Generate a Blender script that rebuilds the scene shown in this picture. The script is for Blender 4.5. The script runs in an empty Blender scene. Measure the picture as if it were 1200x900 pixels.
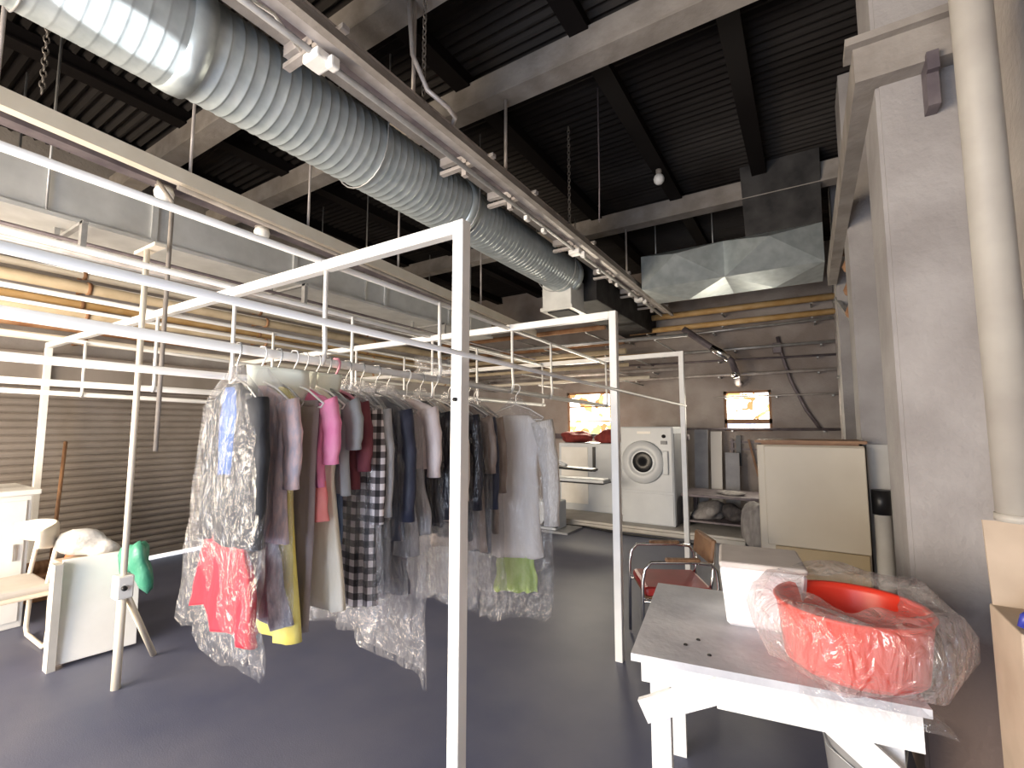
import bpy, bmesh, math, random
from mathutils import Vector, Matrix, Euler
R = math.radians
PI = math.pi
sc = bpy.context.scene
COL = sc.collection
rnd = random.Random(7)

# ------------------------------------------------------------------ materials
def new_mat(name):
    m = bpy.data.materials.new(name); m.use_nodes = True
    nt = m.node_tree
    b = nt.nodes['Principled BSDF']
    return m, nt, b

def mat(name, col, rough=.6, metal=0.0, col2=None, scale=6.0, detail=4.0, bump=0.0, bscale=40.0, stretch=None, lo=.35, hi=.65):
    m, nt, b = new_mat(name)
    b.inputs['Roughness'].default_value = rough
    b.inputs['Metallic'].default_value = metal
    b.inputs['Base Color'].default_value = (*col, 1)
    N = nt.nodes; L = nt.links
    tc = N.new('ShaderNodeTexCoord')
    src = tc.outputs['Object']
    if stretch:
        mp = N.new('ShaderNodeMapping'); mp.inputs['Scale'].default_value = stretch
        L.new(src, mp.inputs['Vector']); src = mp.outputs['Vector']
    if col2:
        n = N.new('ShaderNodeTexNoise'); n.inputs['Scale'].default_value = scale; n.inputs['Detail'].default_value = detail
        L.new(src, n.inputs['Vector'])
        r = N.new('ShaderNodeValToRGB')
        r.color_ramp.elements[0].position = lo; r.color_ramp.elements[0].color = (*col, 1)
        r.color_ramp.elements[1].position = hi; r.color_ramp.elements[1].color = (*col2, 1)
        L.new(n.outputs['Fac'], r.inputs['Fac']); L.new(r.outputs['Color'], b.inputs['Base Color'])
    if bump:
        n2 = N.new('ShaderNodeTexNoise'); n2.inputs['Scale'].default_value = bscale; n2.inputs['Detail'].default_value = 3
        L.new(src, n2.inputs['Vector'])
        bp = N.new('ShaderNodeBump'); bp.inputs['Strength'].default_value = bump; bp.inputs['Distance'].default_value = .02
        L.new(n2.outputs['Fac'], bp.inputs['Height']); L.new(bp.outputs['Normal'], b.inputs['Normal'])
    return m

def film(name, tint=(.9, .9, .92), base=.06, edge=.3, bscale=14, gloss=.10):
    """clear crinkled polythene: see-through, faintly milky, with sharp crinkle highlights"""
    m, nt, b = new_mat(name)
    N = nt.nodes; L = nt.links
    N.remove(b)
    tc = N.new('ShaderNodeTexCoord')
    mp = N.new('ShaderNodeMapping'); mp.inputs['Scale'].default_value = (1.6, 1.6, .6)
    L.new(tc.outputs['Object'], mp.inputs['Vector'])
    n = N.new('ShaderNodeTexNoise'); n.inputs['Scale'].default_value = bscale; n.inputs['Detail'].default_value = 5; n.inputs['Distortion'].default_value = 1.2
    L.new(mp.outputs['Vector'], n.inputs['Vector'])
    bp = N.new('ShaderNodeBump'); bp.inputs['Strength'].default_value = 1.0; bp.inputs['Distance'].default_value = .06
    L.new(n.outputs['Fac'], bp.inputs['Height'])
    lw = N.new('ShaderNodeLayerWeight'); lw.inputs['Blend'].default_value = .25
    L.new(bp.outputs['Normal'], lw.inputs['Normal'])
    mr = N.new('ShaderNodeMapRange'); mr.inputs['To Min'].default_value = base; mr.inputs['To Max'].default_value = edge
    L.new(lw.outputs['Facing'], mr.inputs['Value'])
    tr = N.new('ShaderNodeBsdfTransparent'); tr.inputs['Color'].default_value = (.97, .97, .98, 1)
    df = N.new('ShaderNodeBsdfDiffuse'); df.inputs['Color'].default_value = (*tint, 1); L.new(bp.outputs['Normal'], df.inputs['Normal'])
    mx = N.new('ShaderNodeMixShader')
    L.new(mr.outputs['Result'], mx.inputs['Fac']); L.new(tr.outputs[0], mx.inputs[1]); L.new(df.outputs[0], mx.inputs[2])
    gl = N.new('ShaderNodeBsdfGlossy'); gl.inputs['Roughness'].default_value = .13; L.new(bp.outputs['Normal'], gl.inputs['Normal'])
    m2 = N.new('ShaderNodeMixShader'); m2.inputs['Fac'].default_value = gloss
    L.new(mx.outputs[0], m2.inputs[1]); L.new(gl.outputs[0], m2.inputs[2])
    L.new(m2.outputs[0], N['Material Output'].inputs['Surface'])
    return m

def plaid(name, c0, c1, c2, fx=11.0, fz=11.0):
    m, nt, b = new_mat(name); N = nt.nodes; L = nt.links
    b.inputs['Roughness'].default_value = .85
    tc = N.new('ShaderNodeTexCoord'); sp = N.new('ShaderNodeSeparateXYZ'); L.new(tc.outputs['Object'], sp.inputs[0])
    def band(sock, f):
        a = N.new('ShaderNodeMath'); a.operation = 'MULTIPLY'; a.inputs[1].default_value = f; L.new(sock, a.inputs[0])
        fr = N.new('ShaderNodeMath'); fr.operation = 'FRACT'; L.new(a.outputs[0], fr.inputs[0])
        g = N.new('ShaderNodeMath'); g.operation = 'GREATER_THAN'; g.inputs[1].default_value = .5; L.new(fr.outputs[0], g.inputs[0])
        return g.outputs[0]
    ax = N.new('ShaderNodeMath'); ax.operation = 'ADD'; L.new(sp.outputs[0], ax.inputs[0]); L.new(sp.outputs[1], ax.inputs[1])
    s = N.new('ShaderNodeMath'); s.operation = 'ADD'; L.new(band(ax.outputs[0], fx), s.inputs[0]); L.new(band(sp.outputs[2], fz), s.inputs[1])
    h = N.new('ShaderNodeMath'); h.operation = 'MULTIPLY'; h.inputs[1].default_value = .5; L.new(s.outputs[0], h.inputs[0])
    r = N.new('ShaderNodeValToRGB'); r.color_ramp.interpolation = 'CONSTANT'
    r.color_ramp.elements[0].color = (*c0, 1)
    e = r.color_ramp.elements[1]; e.position = .4; e.color = (*c1, 1)
    e = r.color_ramp.elements.new(.8); e.color = (*c2, 1)
    L.new(h.outputs[0], r.inputs['Fac']); L.new(r.outputs['Color'], b.inputs['Base Color'])
    return m

def fabric(name, col, col2=None, rough=.8, bump=.25, bscale=9, scale=10, sheen=0.0):
    return mat(name, col, rough, 0, col2, scale, 3, bump, bscale, (2.2, 2.2, .7))

def emit(name, cols, strength, scale=8):
    m = bpy.data.materials.new(name); m.use_nodes = True
    N = m.node_tree.nodes; L = m.node_tree.links
    N.remove(N['Principled BSDF'])
    e = N.new('ShaderNodeEmission'); e.inputs['Strength'].default_value = strength
    tc = N.new('ShaderNodeTexCoord')
    nz = N.new('ShaderNodeTexNoise'); nz.inputs['Scale'].default_value = 5; L.new(tc.outputs['Object'], nz.inputs['Vector'])
    ad = N.new('ShaderNodeMixRGB'); ad.blend_type = 'ADD'; ad.inputs[0].default_value = .25
    L.new(tc.outputs['Object'], ad.inputs[1]); L.new(nz.outputs['Color'], ad.inputs[2])
    v = N.new('ShaderNodeTexVoronoi'); v.inputs['Scale'].default_value = scale
    L.new(ad.outputs[0], v.inputs['Vector'])
    sp = N.new('ShaderNodeSeparateColor'); L.new(v.outputs['Color'], sp.inputs[0])
    r = N.new('ShaderNodeValToRGB'); r.color_ramp.interpolation = 'CONSTANT'
    while len(r.color_ramp.elements) < len(cols): r.color_ramp.elements.new(.5)
    for i, (p_, c) in enumerate(cols):
        r.color_ramp.elements[i].position = p_; r.color_ramp.elements[i].color = (*c, 1)
    L.new(sp.outputs[0], r.inputs['Fac']); L.new(r.outputs['Color'], e.inputs['Color'])
    L.new(e.outputs[0], N['Material Output'].inputs['Surface'])
    return m

M = {}
M['floor'] = mat('floor_asphalt', (.072, .082, .142), .5, 0, (.12, .126, .178), 1.3, 8, .08, 140)
M['wall'] = mat('plaster', (.30, .27, .255), .9, 0, (.42, .39, .37), 2.5, 6, .3, 30)
M['wallwhite'] = mat('white_plaster', (.27, .25, .245), .85, 0, (.36, .34, .335), 3, 6, .25, 35)
def brown_below(name, c0, c1, low, z0):  # plaster with another tone towards the bottom, noise along the edge
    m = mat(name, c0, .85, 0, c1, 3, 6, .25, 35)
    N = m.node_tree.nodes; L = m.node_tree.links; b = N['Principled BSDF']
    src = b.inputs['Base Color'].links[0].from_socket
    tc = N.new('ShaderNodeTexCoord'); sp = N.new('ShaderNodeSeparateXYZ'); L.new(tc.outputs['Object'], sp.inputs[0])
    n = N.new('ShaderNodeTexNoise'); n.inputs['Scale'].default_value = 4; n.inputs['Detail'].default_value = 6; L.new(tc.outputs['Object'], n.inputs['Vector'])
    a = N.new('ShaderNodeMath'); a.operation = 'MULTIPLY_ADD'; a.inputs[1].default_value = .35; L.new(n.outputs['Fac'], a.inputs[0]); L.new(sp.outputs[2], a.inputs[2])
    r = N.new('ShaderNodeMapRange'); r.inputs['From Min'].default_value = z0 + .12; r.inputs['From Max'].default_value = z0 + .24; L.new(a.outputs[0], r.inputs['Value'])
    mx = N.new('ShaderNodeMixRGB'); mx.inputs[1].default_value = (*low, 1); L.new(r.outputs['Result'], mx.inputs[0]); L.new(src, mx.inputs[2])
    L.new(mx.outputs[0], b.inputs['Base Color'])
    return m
M['pilaster'] = brown_below('white_plaster_brown_below', (.27, .25, .245), (.36, .34, .335), (.17, .125, .11), .78)
M['dirtywall'] = mat('grimy_plaster', (.25, .21, .19), .9, 0, (.4, .36, .34), 1.6, 8, .3, 25)
M['roof'] = mat('old_roof_sheet_lit_patches', (.016, .0135, .0125), .9, .0, (.05, .045, .042), .45, 5, lo=.45, hi=.68)  # lighter noise patches put the look of lit sheets into the colour
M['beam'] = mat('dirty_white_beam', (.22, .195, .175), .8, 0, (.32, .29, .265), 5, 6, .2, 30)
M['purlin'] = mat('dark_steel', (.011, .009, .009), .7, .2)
M['white'] = mat('white_enamel', (.80, .79, .76), .38, 0, (.88, .87, .85), 4, 5)
M['whitewash'] = mat('painted_wood_white', (.78, .78, .79), .55, 0, (.86, .86, .86), 7, 6, .15, 50)
M['cream'] = mat('cream_paint', (.72, .65, .54), .5, 0, (.80, .74, .64), 4, 5)
M['galv'] = mat('galvanised_steel', (.42, .48, .50), .38, .5, (.54, .60, .62), 9, 5, .12, 12)
M['galvdull'] = mat('dull_galvanised_steel', (.62, .63, .62), .5, .25, (.74, .75, .74), 5, 5, .1, 10)
M['galvdark'] = mat('dark_duct_steel', (.03, .029, .03), .7, .3, (.06, .058, .058), 5, 5)  # near-black tone for duct casings, grille and elbow
M['steel'] = mat('grey_steel', (.38, .38, .38), .42, .6, (.5, .5, .5), 12, 4)
M['railgrey'] = mat('worn_grey_rail', (.40, .36, .34), .5, .3, (.58, .54, .52), 8, 5)
M['raildark'] = mat('dark_plum_rail', (.12, .10, .115), .55, .3, (.2, .17, .18), 8, 5)
M['chain'] = mat('chain_steel', (.25, .22, .19), .5, .7)
M['ochre'] = mat('ochre_pipe', (.50, .30, .11), .6, 0, (.62, .42, .2), 6, 5)
M['rust'] = mat('rusty_pipe', (.28, .13, .06), .8, 0, (.42, .24, .13), 7, 6)
M['tan'] = mat('tan_lagging', (.45, .36, .24), .8, 0, (.58, .48, .34), 5, 5)
M['shutter'] = mat('shutter_steel', (.22, .19, .165), .55, .25, (.29, .255, .23), 2, 5)
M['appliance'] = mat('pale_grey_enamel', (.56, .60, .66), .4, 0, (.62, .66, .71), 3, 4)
M['appdark'] = mat('dark_grey_enamel', (.22, .23, .26), .5, 0, (.28, .29, .31), 3, 4)
M['black'] = mat('black_plastic', (.012, .012, .014), .4)
M['glassdark'] = mat('dark_porthole_glass', (.012, .013, .016), .22)
M['glassdark'].node_tree.nodes['Principled BSDF'].inputs['Specular IOR Level'].default_value = .15
M['chrome'] = mat('chrome', (.8, .8, .8), .12, 1)
M['redseat'] = mat('red_vinyl', (.32, .022, .02), .4, 0, (.40, .03, .03), 6, 4)
M['redbasin'] = mat('red_plastic', (.85, .045, .02), .32, 0, (.9, .06, .03), 3, 3)
M['foam'] = mat('white_foam', (.84, .84, .88), .7, 0, (.88, .88, .91), 10, 4, .1, 90)
M['foamlid'] = mat('dusty_foam_lid', (.55, .5, .48), .8, 0, (.63, .58, .56), 8, 5)
M['beige'] = mat('yellowed_cream_enamel', (.56, .49, .385), .5, 0, (.61, .54, .43), 2.5, 4)
M['beigelow'] = mat('darker_cream_enamel', (.40, .31, .18), .6, 0, (.45, .35, .22), 3, 4)
M['wood'] = mat('brown_wood', (.22, .11, .055), .6, 0, (.34, .19, .10), 6, 6, .2, 20, (1, 8, 1))
M['card'] = mat('cardboard', (.42, .33, .25), .85, 0, (.5, .4, .31), 5, 5)
M['pipewhite'] = mat('aged_white_pipe', (.33, .30, .265), .6, 0, (.40, .37, .325), 5, 5)
M['paper'] = mat('pale_green_paper', (.86, .9, .80), .8)
M['tabletop'] = mat('worn_grey_tabletop', (.42, .43, .48), .5, 0, (.66, .67, .71), 4, 8, .15, 30)
M['greyboard'] = mat('grey_board', (.48, .46, .43), .7, 0, (.55, .53, .5), 5, 5)
M['sheet'] = mat('pale_sheet', (.26, .265, .29), .7, 0, (.34, .34, .37), 4, 4)
M['bucket'] = mat('dull_white_plastic', (.62, .6, .58), .5)
M['redcloth'] = fabric('red_cloth', (.16, .02, .018), (.24, .035, .03))
M['darkcloth'] = fabric('dark_cloth', (.05, .045, .05), (.1, .09, .09))
M['greycloth'] = fabric('grey_bundle', (.28, .26, .26), (.4, .38, .37))
M['bagwhite'] = mat('thin_white_bag', (.52, .51, .50), .45, 0, None, bump=.9, bscale=14)
M['baggreen'] = mat('green_bag', (.04, .24, .15), .4, 0, (.08, .32, .22), 8, 4, .6, 14)
M['orange'] = mat('orange_plastic', (.75, .16, .06), .5)
M['blueplastic'] = mat('blue_plastic', (.03, .04, .3), .4)
M['film'] = film('clear_polythene', base=.02, edge=.13, gloss=.14, bscale=14)
M['filmmilky'] = film('milky_polythene', (.85, .83, .84), .055, .20, 11, .10)
M['filmthick'] = film('thick_polythene', (.9, .86, .84), .14, .40, 9, .12)
M['winglass'] = emit('sunlit_blotchy_pane', [(0, (1, .97, .9)), (.34, (1, .72, .26)), (.52, (1, .95, .82)), (.74, (.75, .38, .08)), (.88, (.22, .10, .04))], 4.2, 7)
M['winlow'] = emit('bluish_lower_pane', [(0, (.55, .6, .85)), (.5, (.9, .75, .6)), (.7, (.4, .42, .62))], 1.6, 9)
# ------------------------------------------------------------------ mesh builder
class MB:
    def __init__(s): s.v = []; s.f = []; s.sm = []
    def add(s, vs, fs, smooth=False):
        o = len(s.v); s.v += [Vector(v) for v in vs]
        for f in fs: s.f.append(tuple(o + i for i in f)); s.sm.append(smooth)
        return s
    def box(s, c, d, rot=None, bev=0.0):
        bm = bmesh.new(); bmesh.ops.create_cube(bm, size=1)
        for v in bm.verts: v.co = Vector((v.co.x * d[0], v.co.y * d[1], v.co.z * d[2]))
        if bev: bmesh.ops.bevel(bm, geom=bm.edges[:], offset=min(bev, .45 * min(d)), segments=2, affect='EDGES', profile=.5)
        mt = Matrix.Translation(c)
        if rot: mt = mt @ Euler([R(a) for a in rot]).to_matrix().to_4x4()
        bm.verts.index_update()
        s.add([mt @ v.co for v in bm.verts], [[v.index for v in f.verts] for f in bm.faces])
        bm.free(); return s
    def b2(s, lo, hi, bev=0.0):
        return s.box([(a + b) / 2 for a, b in zip(lo, hi)], [abs(b - a) for a, b in zip(lo, hi)], None, bev)
    def tube(s, pts, r, n=10, caps=True, closed=False):
        pts = [Vector(p) for p in pts]; rings = []
        k = len(pts); prev = None
        for i, p in enumerate(pts):
            a = pts[(i - 1) % k] if (i or closed) else p; b = pts[(i + 1) % k] if (i < k - 1 or closed) else p
            t = (b - a).normalized()
            if prev is None:
                ref = Vector((0, 0, 1)) if abs(t.z) < .9 else Vector((1, 0, 0)); u = t.cross(ref).normalized()
            else:
                u = (prev - t * prev.dot(t)).normalized()
            prev = u; w = t.cross(u)
            rr = r[i] if isinstance(r, (list, tuple)) else r
            rings.append([p + (u * math.cos(2 * PI * j / n) + w * math.sin(2 * PI * j / n)) * rr for j in range(n)])
        return s.loft(rings, caps and not closed, closed)
    def loft(s, rings, caps=True, closed=False, smooth=True):
        n = len(rings[0]); vs = [v for rg in rings for v in rg]; fs = []
        m = len(rings)
        for i in range(m if closed else m - 1):
            for j in range(n):
                a = i * n + j; b = i * n + (j + 1) % n; i2 = (i + 1) % m
                fs.append((a, b, i2 * n + (j + 1) % n, i2 * n + j))
        s.add(vs, fs, smooth)
        if caps:
            o = len(s.v) - len(vs)
            s.f.append(tuple(o + j for j in reversed(range(n)))); s.sm.append(False)
            s.f.append(tuple(o + (m - 1) * n + j for j in range(n))); s.sm.append(False)
        return s
    def lathe(s, prof, c=(0, 0, 0), axis='z', n=28, sx=1, sy=1):
        rings = []
        for r_, h in prof:
            rg = []
            for j in range(n):
                a = 2 * PI * j / n; x, y = r_ * math.cos(a) * sx, r_ * math.sin(a) * sy
                p = (x, y, h) if axis == 'z' else (x, h, y) if axis == 'y' else (h, x, y)
                rg.append(Vector(c) + Vector(p))
            rings.append(rg)
        return s.loft(rings)
    def bar(s, p0, p1, w, h):
        """square-section bar between two points (h measured as near as can be to vertical)"""
        p0 = Vector(p0); p1 = Vector(p1); t = (p1 - p0).normalized()
        ref = Vector((0, 0, 1)) if abs(t.z) < .95 else Vector((0, 1, 0))
        u = t.cross(ref).normalized() * w / 2; k = u.cross(t).normalized() * h / 2
        vs = [p + a * u + b * k for p in (p0, p1) for a, b in ((-1, -1), (1, -1), (1, 1), (-1, 1))]
        return s.add(vs, [(3, 2, 1, 0), (4, 5, 6, 7), (0, 1, 5, 4), (1, 2, 6, 5), (2, 3, 7, 6), (3, 0, 4, 7)])
    def blob(s, c, d, seed=0, amp=.15, flat=True):
        bm = bmesh.new(); bmesh.ops.create_icosphere(bm, subdivisions=3, radius=1)
        q = random.Random(seed); ph = [(Vector((q.uniform(-1, 1), q.uniform(-1, 1), q.uniform(-1, 1))) * q.uniform(2, 6), q.uniform(0, 6)) for _ in range(7)]
        for v in bm.verts:
            k = 1 + amp * sum(math.sin(v.co.dot(a) + b) for a, b in ph) / 2.2
            p = Vector((v.co.x * d[0], v.co.y * d[1], v.co.z * d[2])) * k
            if flat: p.z = max(p.z, -.72 * d[2])
            v.co = p + Vector(c)
        bm.verts.index_update()
        s.add([v.co.copy() for v in bm.verts], [[v.index for v in f.verts] for f in bm.faces], True)
        bm.free(); return s
    def build(s, name, m, parent=None, off=None, bevel=0):
        me = bpy.data.meshes.new(name)
        off = Vector(off) if off is not None else (Vector(parent['_o']) if parent is not None and '_o' in parent else Vector())
        me.from_pydata([v - off for v in s.v], [], s.f)
        me.polygons.foreach_set('use_smooth', s.sm)
        me.materials.append(m); me.update()
        bm = bmesh.new(); bm.from_mesh(me); bmesh.ops.recalc_face_normals(bm, faces=bm.faces[:]); bm.to_mesh(me); bm.free()
        o = bpy.data.objects.new(name, me); COL.objects.link(o)
        if parent is not None: o.parent = parent
        if bevel:
            md = o.modifiers.new('bevel', 'BEVEL'); md.width = bevel; md.segments = 2; md.limit_method = 'ANGLE'
        return o

_offs = {}
def thing(name, label, cat, loc=(0, 0, 0), group=None, rz=0.0):
    o = bpy.data.objects.new(name, None); COL.objects.link(o); o.location = loc; o.rotation_euler = (0, 0, R(rz))
    o.empty_display_size = .1
    o['label'] = label; o['category'] = cat
    if group: o['group'] = group
    return o
def part(t, name, mb, m, off=None, label=None):
    """mesh built in world coordinates becomes a child of t"""
    o = mb.build(name, m, t, off if off is not None else t.location)
    if label: o['label'] = label
    return o
def sub(p, name, mb, m, off):
    o = mb.build(name, m, p, off); return o
def single(name, mb, m, label, cat, group=None):
    """a thing that is one mesh; its origin goes to the base of its shape"""
    lo = [min(v[i] for v in mb.v) for i in range(3)]; hi = [max(v[i] for v in mb.v) for i in range(3)]
    c = ((lo[0] + hi[0]) / 2, (lo[1] + hi[1]) / 2, lo[2])
    o = mb.build(name, m, None, c); o.location = c
    o['label'] = label; o['category'] = cat
    if group: o['group'] = group
    return o
def struct(name, mb, m, parent=None):
    o = mb.build(name, m, parent)
    if parent is None: o['kind'] = 'structure'
    return o

# ------------------------------------------------------------------ camera
F = 550.0
VX, HY = 948.0, 500.0
pitch = math.atan((HY - 450) / F); yaw = math.atan((VX - 600) / F * math.cos(pitch))
cam = bpy.data.cameras.new('camera'); co = bpy.data.objects.new('camera', cam); COL.objects.link(co)
cam.sensor_width = 36; cam.lens = 36 * F / 1200; cam.clip_start = .02
CAMZ = 1.5
co.location = (0, 0, CAMZ); co.rotation_euler = (PI / 2 + pitch, 0, yaw)
sc.camera = co

# ------------------------------------------------------------------ setting
XL, XR, YF, YB, ZC = -6.3, .6, -2.6, 8.4, 4.32
struct('floor', MB().b2((XL - .2, YF - .2, -.1), (XR + .2, YB + .2, 0)), M['floor'])
# back wall with two window openings
W1 = (-4.01, -3.1, 1.27, 2.16); W2 = (-1.17, -.48, 1.43, 2.08)
wb = MB()
xs = [XL - .2, W1[0], W1[1], W2[0], W2[1], XR + .2]
wb.b2((xs[0], YB, 0), (xs[1], YB + .2, ZC)); wb.b2((xs[2], YB, 0), (xs[3], YB + .2, ZC)); wb.b2((xs[4], YB, 0), (xs[5], YB + .2, ZC))
for w in (W1, W2):
    wb.b2((w[0], YB, 0), (w[1], YB + .2, w[2])); wb.b2((w[0], YB, w[3]), (w[1], YB + .2, ZC))
struct('wall_back', wb, M['dirtywall'])
# left wall with the shutter opening
SY0, SY1, SZ = -1.6, 4.3, 1.9
wl = MB().b2((XL - .2, YF, 0), (XL, SY0, ZC)).b2((XL - .2, SY1, 0), (XL, YB, ZC)).b2((XL - .2, SY0, SZ), (XL, SY1, ZC))
struct('wall_left', wl, M['wall'])
struct('wall_right', MB().b2((XR, YF, 0), (XR + .2, YB, ZC)), M['wall'])
# wall behind the camera with a wide open doorway
DX0, DX1, DZ = -5.9, -.25, 2.6
wf = MB().b2((XL - .2, YF - .2, 0), (DX0, YF, ZC)).b2((DX1, YF - .2, 0), (XR + .2, YF, ZC)).b2((DX0, YF - .2, DZ), (DX1, YF, ZC))
struct('wall_front', wf, M['wall'])
# corrugated roof: ridges run across the hall
rf = MB(); n = int((YB - YF) / .02); prev = None
prof = [(YF + i * .02, ZC + .022 * math.sin(i * .02 / .085 * 2 * PI)) for i in range(n + 2)]
for i in range(len(prof) - 1):
    (y0, z0), (y1, z1) = prof[i], prof[i + 1]
    rf.add([(XL - .2, y0, z0), (XR + .2, y0, z0), (XR + .2, y1, z1), (XL - .2, y1, z1)], [(0, 1, 2, 3)], True)
rf.add([(XL - .2, YF, ZC + .1), (XR + .2, YF, ZC + .1), (XR + .2, YB, ZC + .1), (XL - .2, YB, ZC + .1)], [(0, 1, 2, 3)])
for k in ('roof', 'purlin', 'galvdark'):
    M[k].node_tree.nodes['Principled BSDF'].inputs['Specular IOR Level'].default_value = .12
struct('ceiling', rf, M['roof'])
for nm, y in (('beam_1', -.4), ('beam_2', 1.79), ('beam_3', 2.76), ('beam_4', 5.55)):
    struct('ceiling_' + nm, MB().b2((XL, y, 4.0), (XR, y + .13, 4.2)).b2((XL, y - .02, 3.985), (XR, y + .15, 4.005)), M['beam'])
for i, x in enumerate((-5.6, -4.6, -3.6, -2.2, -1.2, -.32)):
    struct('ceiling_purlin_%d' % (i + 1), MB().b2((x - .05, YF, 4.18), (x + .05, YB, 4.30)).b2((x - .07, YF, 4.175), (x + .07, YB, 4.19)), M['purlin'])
for i, y in enumerate((2.6, 4.4, 6.2)):
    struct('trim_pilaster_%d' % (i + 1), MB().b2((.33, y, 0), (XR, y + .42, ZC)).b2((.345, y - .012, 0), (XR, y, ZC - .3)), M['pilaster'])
struct('trim_ledge', MB().b2((.25, 2.5, 3.04), (XR, 2.59, 3.22)).b2((.25, 2.59, 3.04), (.33, 6.1, 3.22)).b2((.22, 2.46, 3.2), (XR, 2.6, 3.235)), M['beam'])
struct('floor_plinth', MB().b2((-5.2, 6.75, 0), (-.75, YB, .08)).b2((-5.2, 6.70, 0), (-.75, 6.75, .05)), M['greyboard'])
# windows
def window(nm, w, bars, low=None):
    y = YB + .06
    f = MB()
    for x in (w[0] + .02, w[1] - .02): f.b2((x - .02, y - .03, w[2]), (x + .02, y + .03, w[3]))
    for z in (w[2] + .02, w[3] - .02): f.b2((w[0], y - .03, z - .02), (w[1], y + .03, z + .02))
    for z in bars: f.b2((w[0], y - .025, z - .013), (w[1], y + .025, z + .013))
    if low: f.b2((w[0], y - .03, low - .035), (w[1], y + .03, low + .035))
    fr = struct(nm, f, M['wood'])
    if low:
        struct('pane', MB().b2((w[0], y - .004, low), (w[1], y + .004, w[3])), M['winglass'], fr)
        struct('lower_pane', MB().b2((w[0], y - .004, w[2]), (w[1], y + .004, low)), M['winlow'], fr)
    else:
        struct('pane', MB().b2((w[0], y - .004, w[2]), (w[1], y + .004, w[3])), M['winglass'], fr)
window('window_1', W1, (1.60, 1.88))
window('window_2', W2, (), 1.585)
# roller shutter in the left wall, not quite down
sh = MB(); k = 0; rows = []
z = .05
while z < SZ + .02:
    for a, b in ((0, 0), (.014, .018), (.038, .025), (.058, .018)):
        rows.append((XL - .09 + b, z + a))
    z += .072
for i in range(len(rows) - 1):
    (x0, z0), (x1, z1) = rows[i], rows[i + 1]
    sh.add([(x0, SY0, z0), (x0, SY1, z0), (x1, SY1, z1), (x1, SY0, z1)], [(0, 1, 2, 3)], False)
sh.b2((XL - .12, SY0, .05), (XL - .06, SY1, .10))
d1 = struct('door_1', sh, M['shutter'])
struct('guide', MB().b2((XL - .12, SY0 - .03, 0), (XL + .03, SY0 + .03, SZ)).b2((XL - .12, SY1 - .03, 0), (XL + .03, SY1 + .03, SZ)), M['steel'], d1)
struct('roller_housing', MB().b2((XL - .1, SY0 - .1, SZ - .02), (XL + .24, SY1 + .1, SZ + .3), .02), M['shutter'], d1)
# bright strip of yard outside the shutter
struct('floor_yard', MB().b2((XL - 3.2, -3, -.12), (XL - .2, 6, -.01)), M['wallwhite'])

# ------------------------------------------------------------------ garment rack
RX = -1.1; PY = (-.6, 1.38, 3.05, 5.08); RZ = 2.29; LX = -6.05
LANES = (-1.94, -2.76, -3.75, -5.1); HZ = 1.76; TZ = RZ - .07
rack = thing('garment_rack', 'white welded steel garment rack with square portal posts and long hanging rails', 'garment rack', (RX, PY[1], 0))
T = .05
for y in PY:
    for x in (RX, LX):
        part(rack, 'post', MB().b2((x - T / 2, y - T / 2, 0), (x + T / 2, y + T / 2, RZ - (T if x == LX else 0)), .004), M['white'])
    part(rack, 'crossbar', MB().b2((LX - T / 2, y - T / 2 + .002, RZ - T), (RX - T / 2, y + T / 2 - .002, RZ), .004), M['white'])
part(rack, 'bolt', MB().lathe([(.0, 0), (.008, 0), (.008, .012), (0, .012)], (RX, PY[1] - T / 2 - .01, 1.6), 'y', 10), M['black'], label='small dark bolt head')
def sag(z0, z1, y): return z0 + (z1 - z0) * (y - PY[0]) / (PY[-1] - PY[0])
RAILS = {LANES[0]: (2.325, 2.225, 1.845, 1.735), LANES[1]: (2.315, 2.26, 1.79, 1.765), LANES[2]: (2.30, 2.25, 1.765, 1.735), LANES[3]: (2.25, 2.12, 1.80, 1.70)}
for x in LANES:
    a0, a1, h0, h1 = RAILS[x]
    part(rack, 'upper_rail', MB().tube([(x, PY[0], a0), (x, PY[-1], a1)], .015), M['white'])
    part(rack, 'hanging_rail', MB().tube([(x, PY[0], h0), (x, PY[-1] + .05, h1)], .020), M['white'])
    if x == LANES[2]:
        part(rack, 'upper_rail', MB().tube([(x - .25, PY[0], a0 - .03), (x - .25, PY[-1], a1 - .03)], .012), M['white'])
    for y in (-.3, 1.38, 2.2, 3.05, 3.7, 5.05):
        if y in (2.2, 3.7) and x < -4: continue
        zt, zh = sag(a0, a1, y), sag(h0, h1, y)
        part(rack, 'drop_bracket', MB().tube([(x + .018, y, zt), (x + .022, y, zh + .16), (x + .03, y, zh + .06), (x + .026, y, zh + .01), (x + .008, y, zh - .018)], .011, 8), M['white'])
part(rack, 'side_rail', MB().tube([(RX + .03, PY[0], 1.795), (RX + .03, PY[-1], 1.715)], .010), M['white'])

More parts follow.
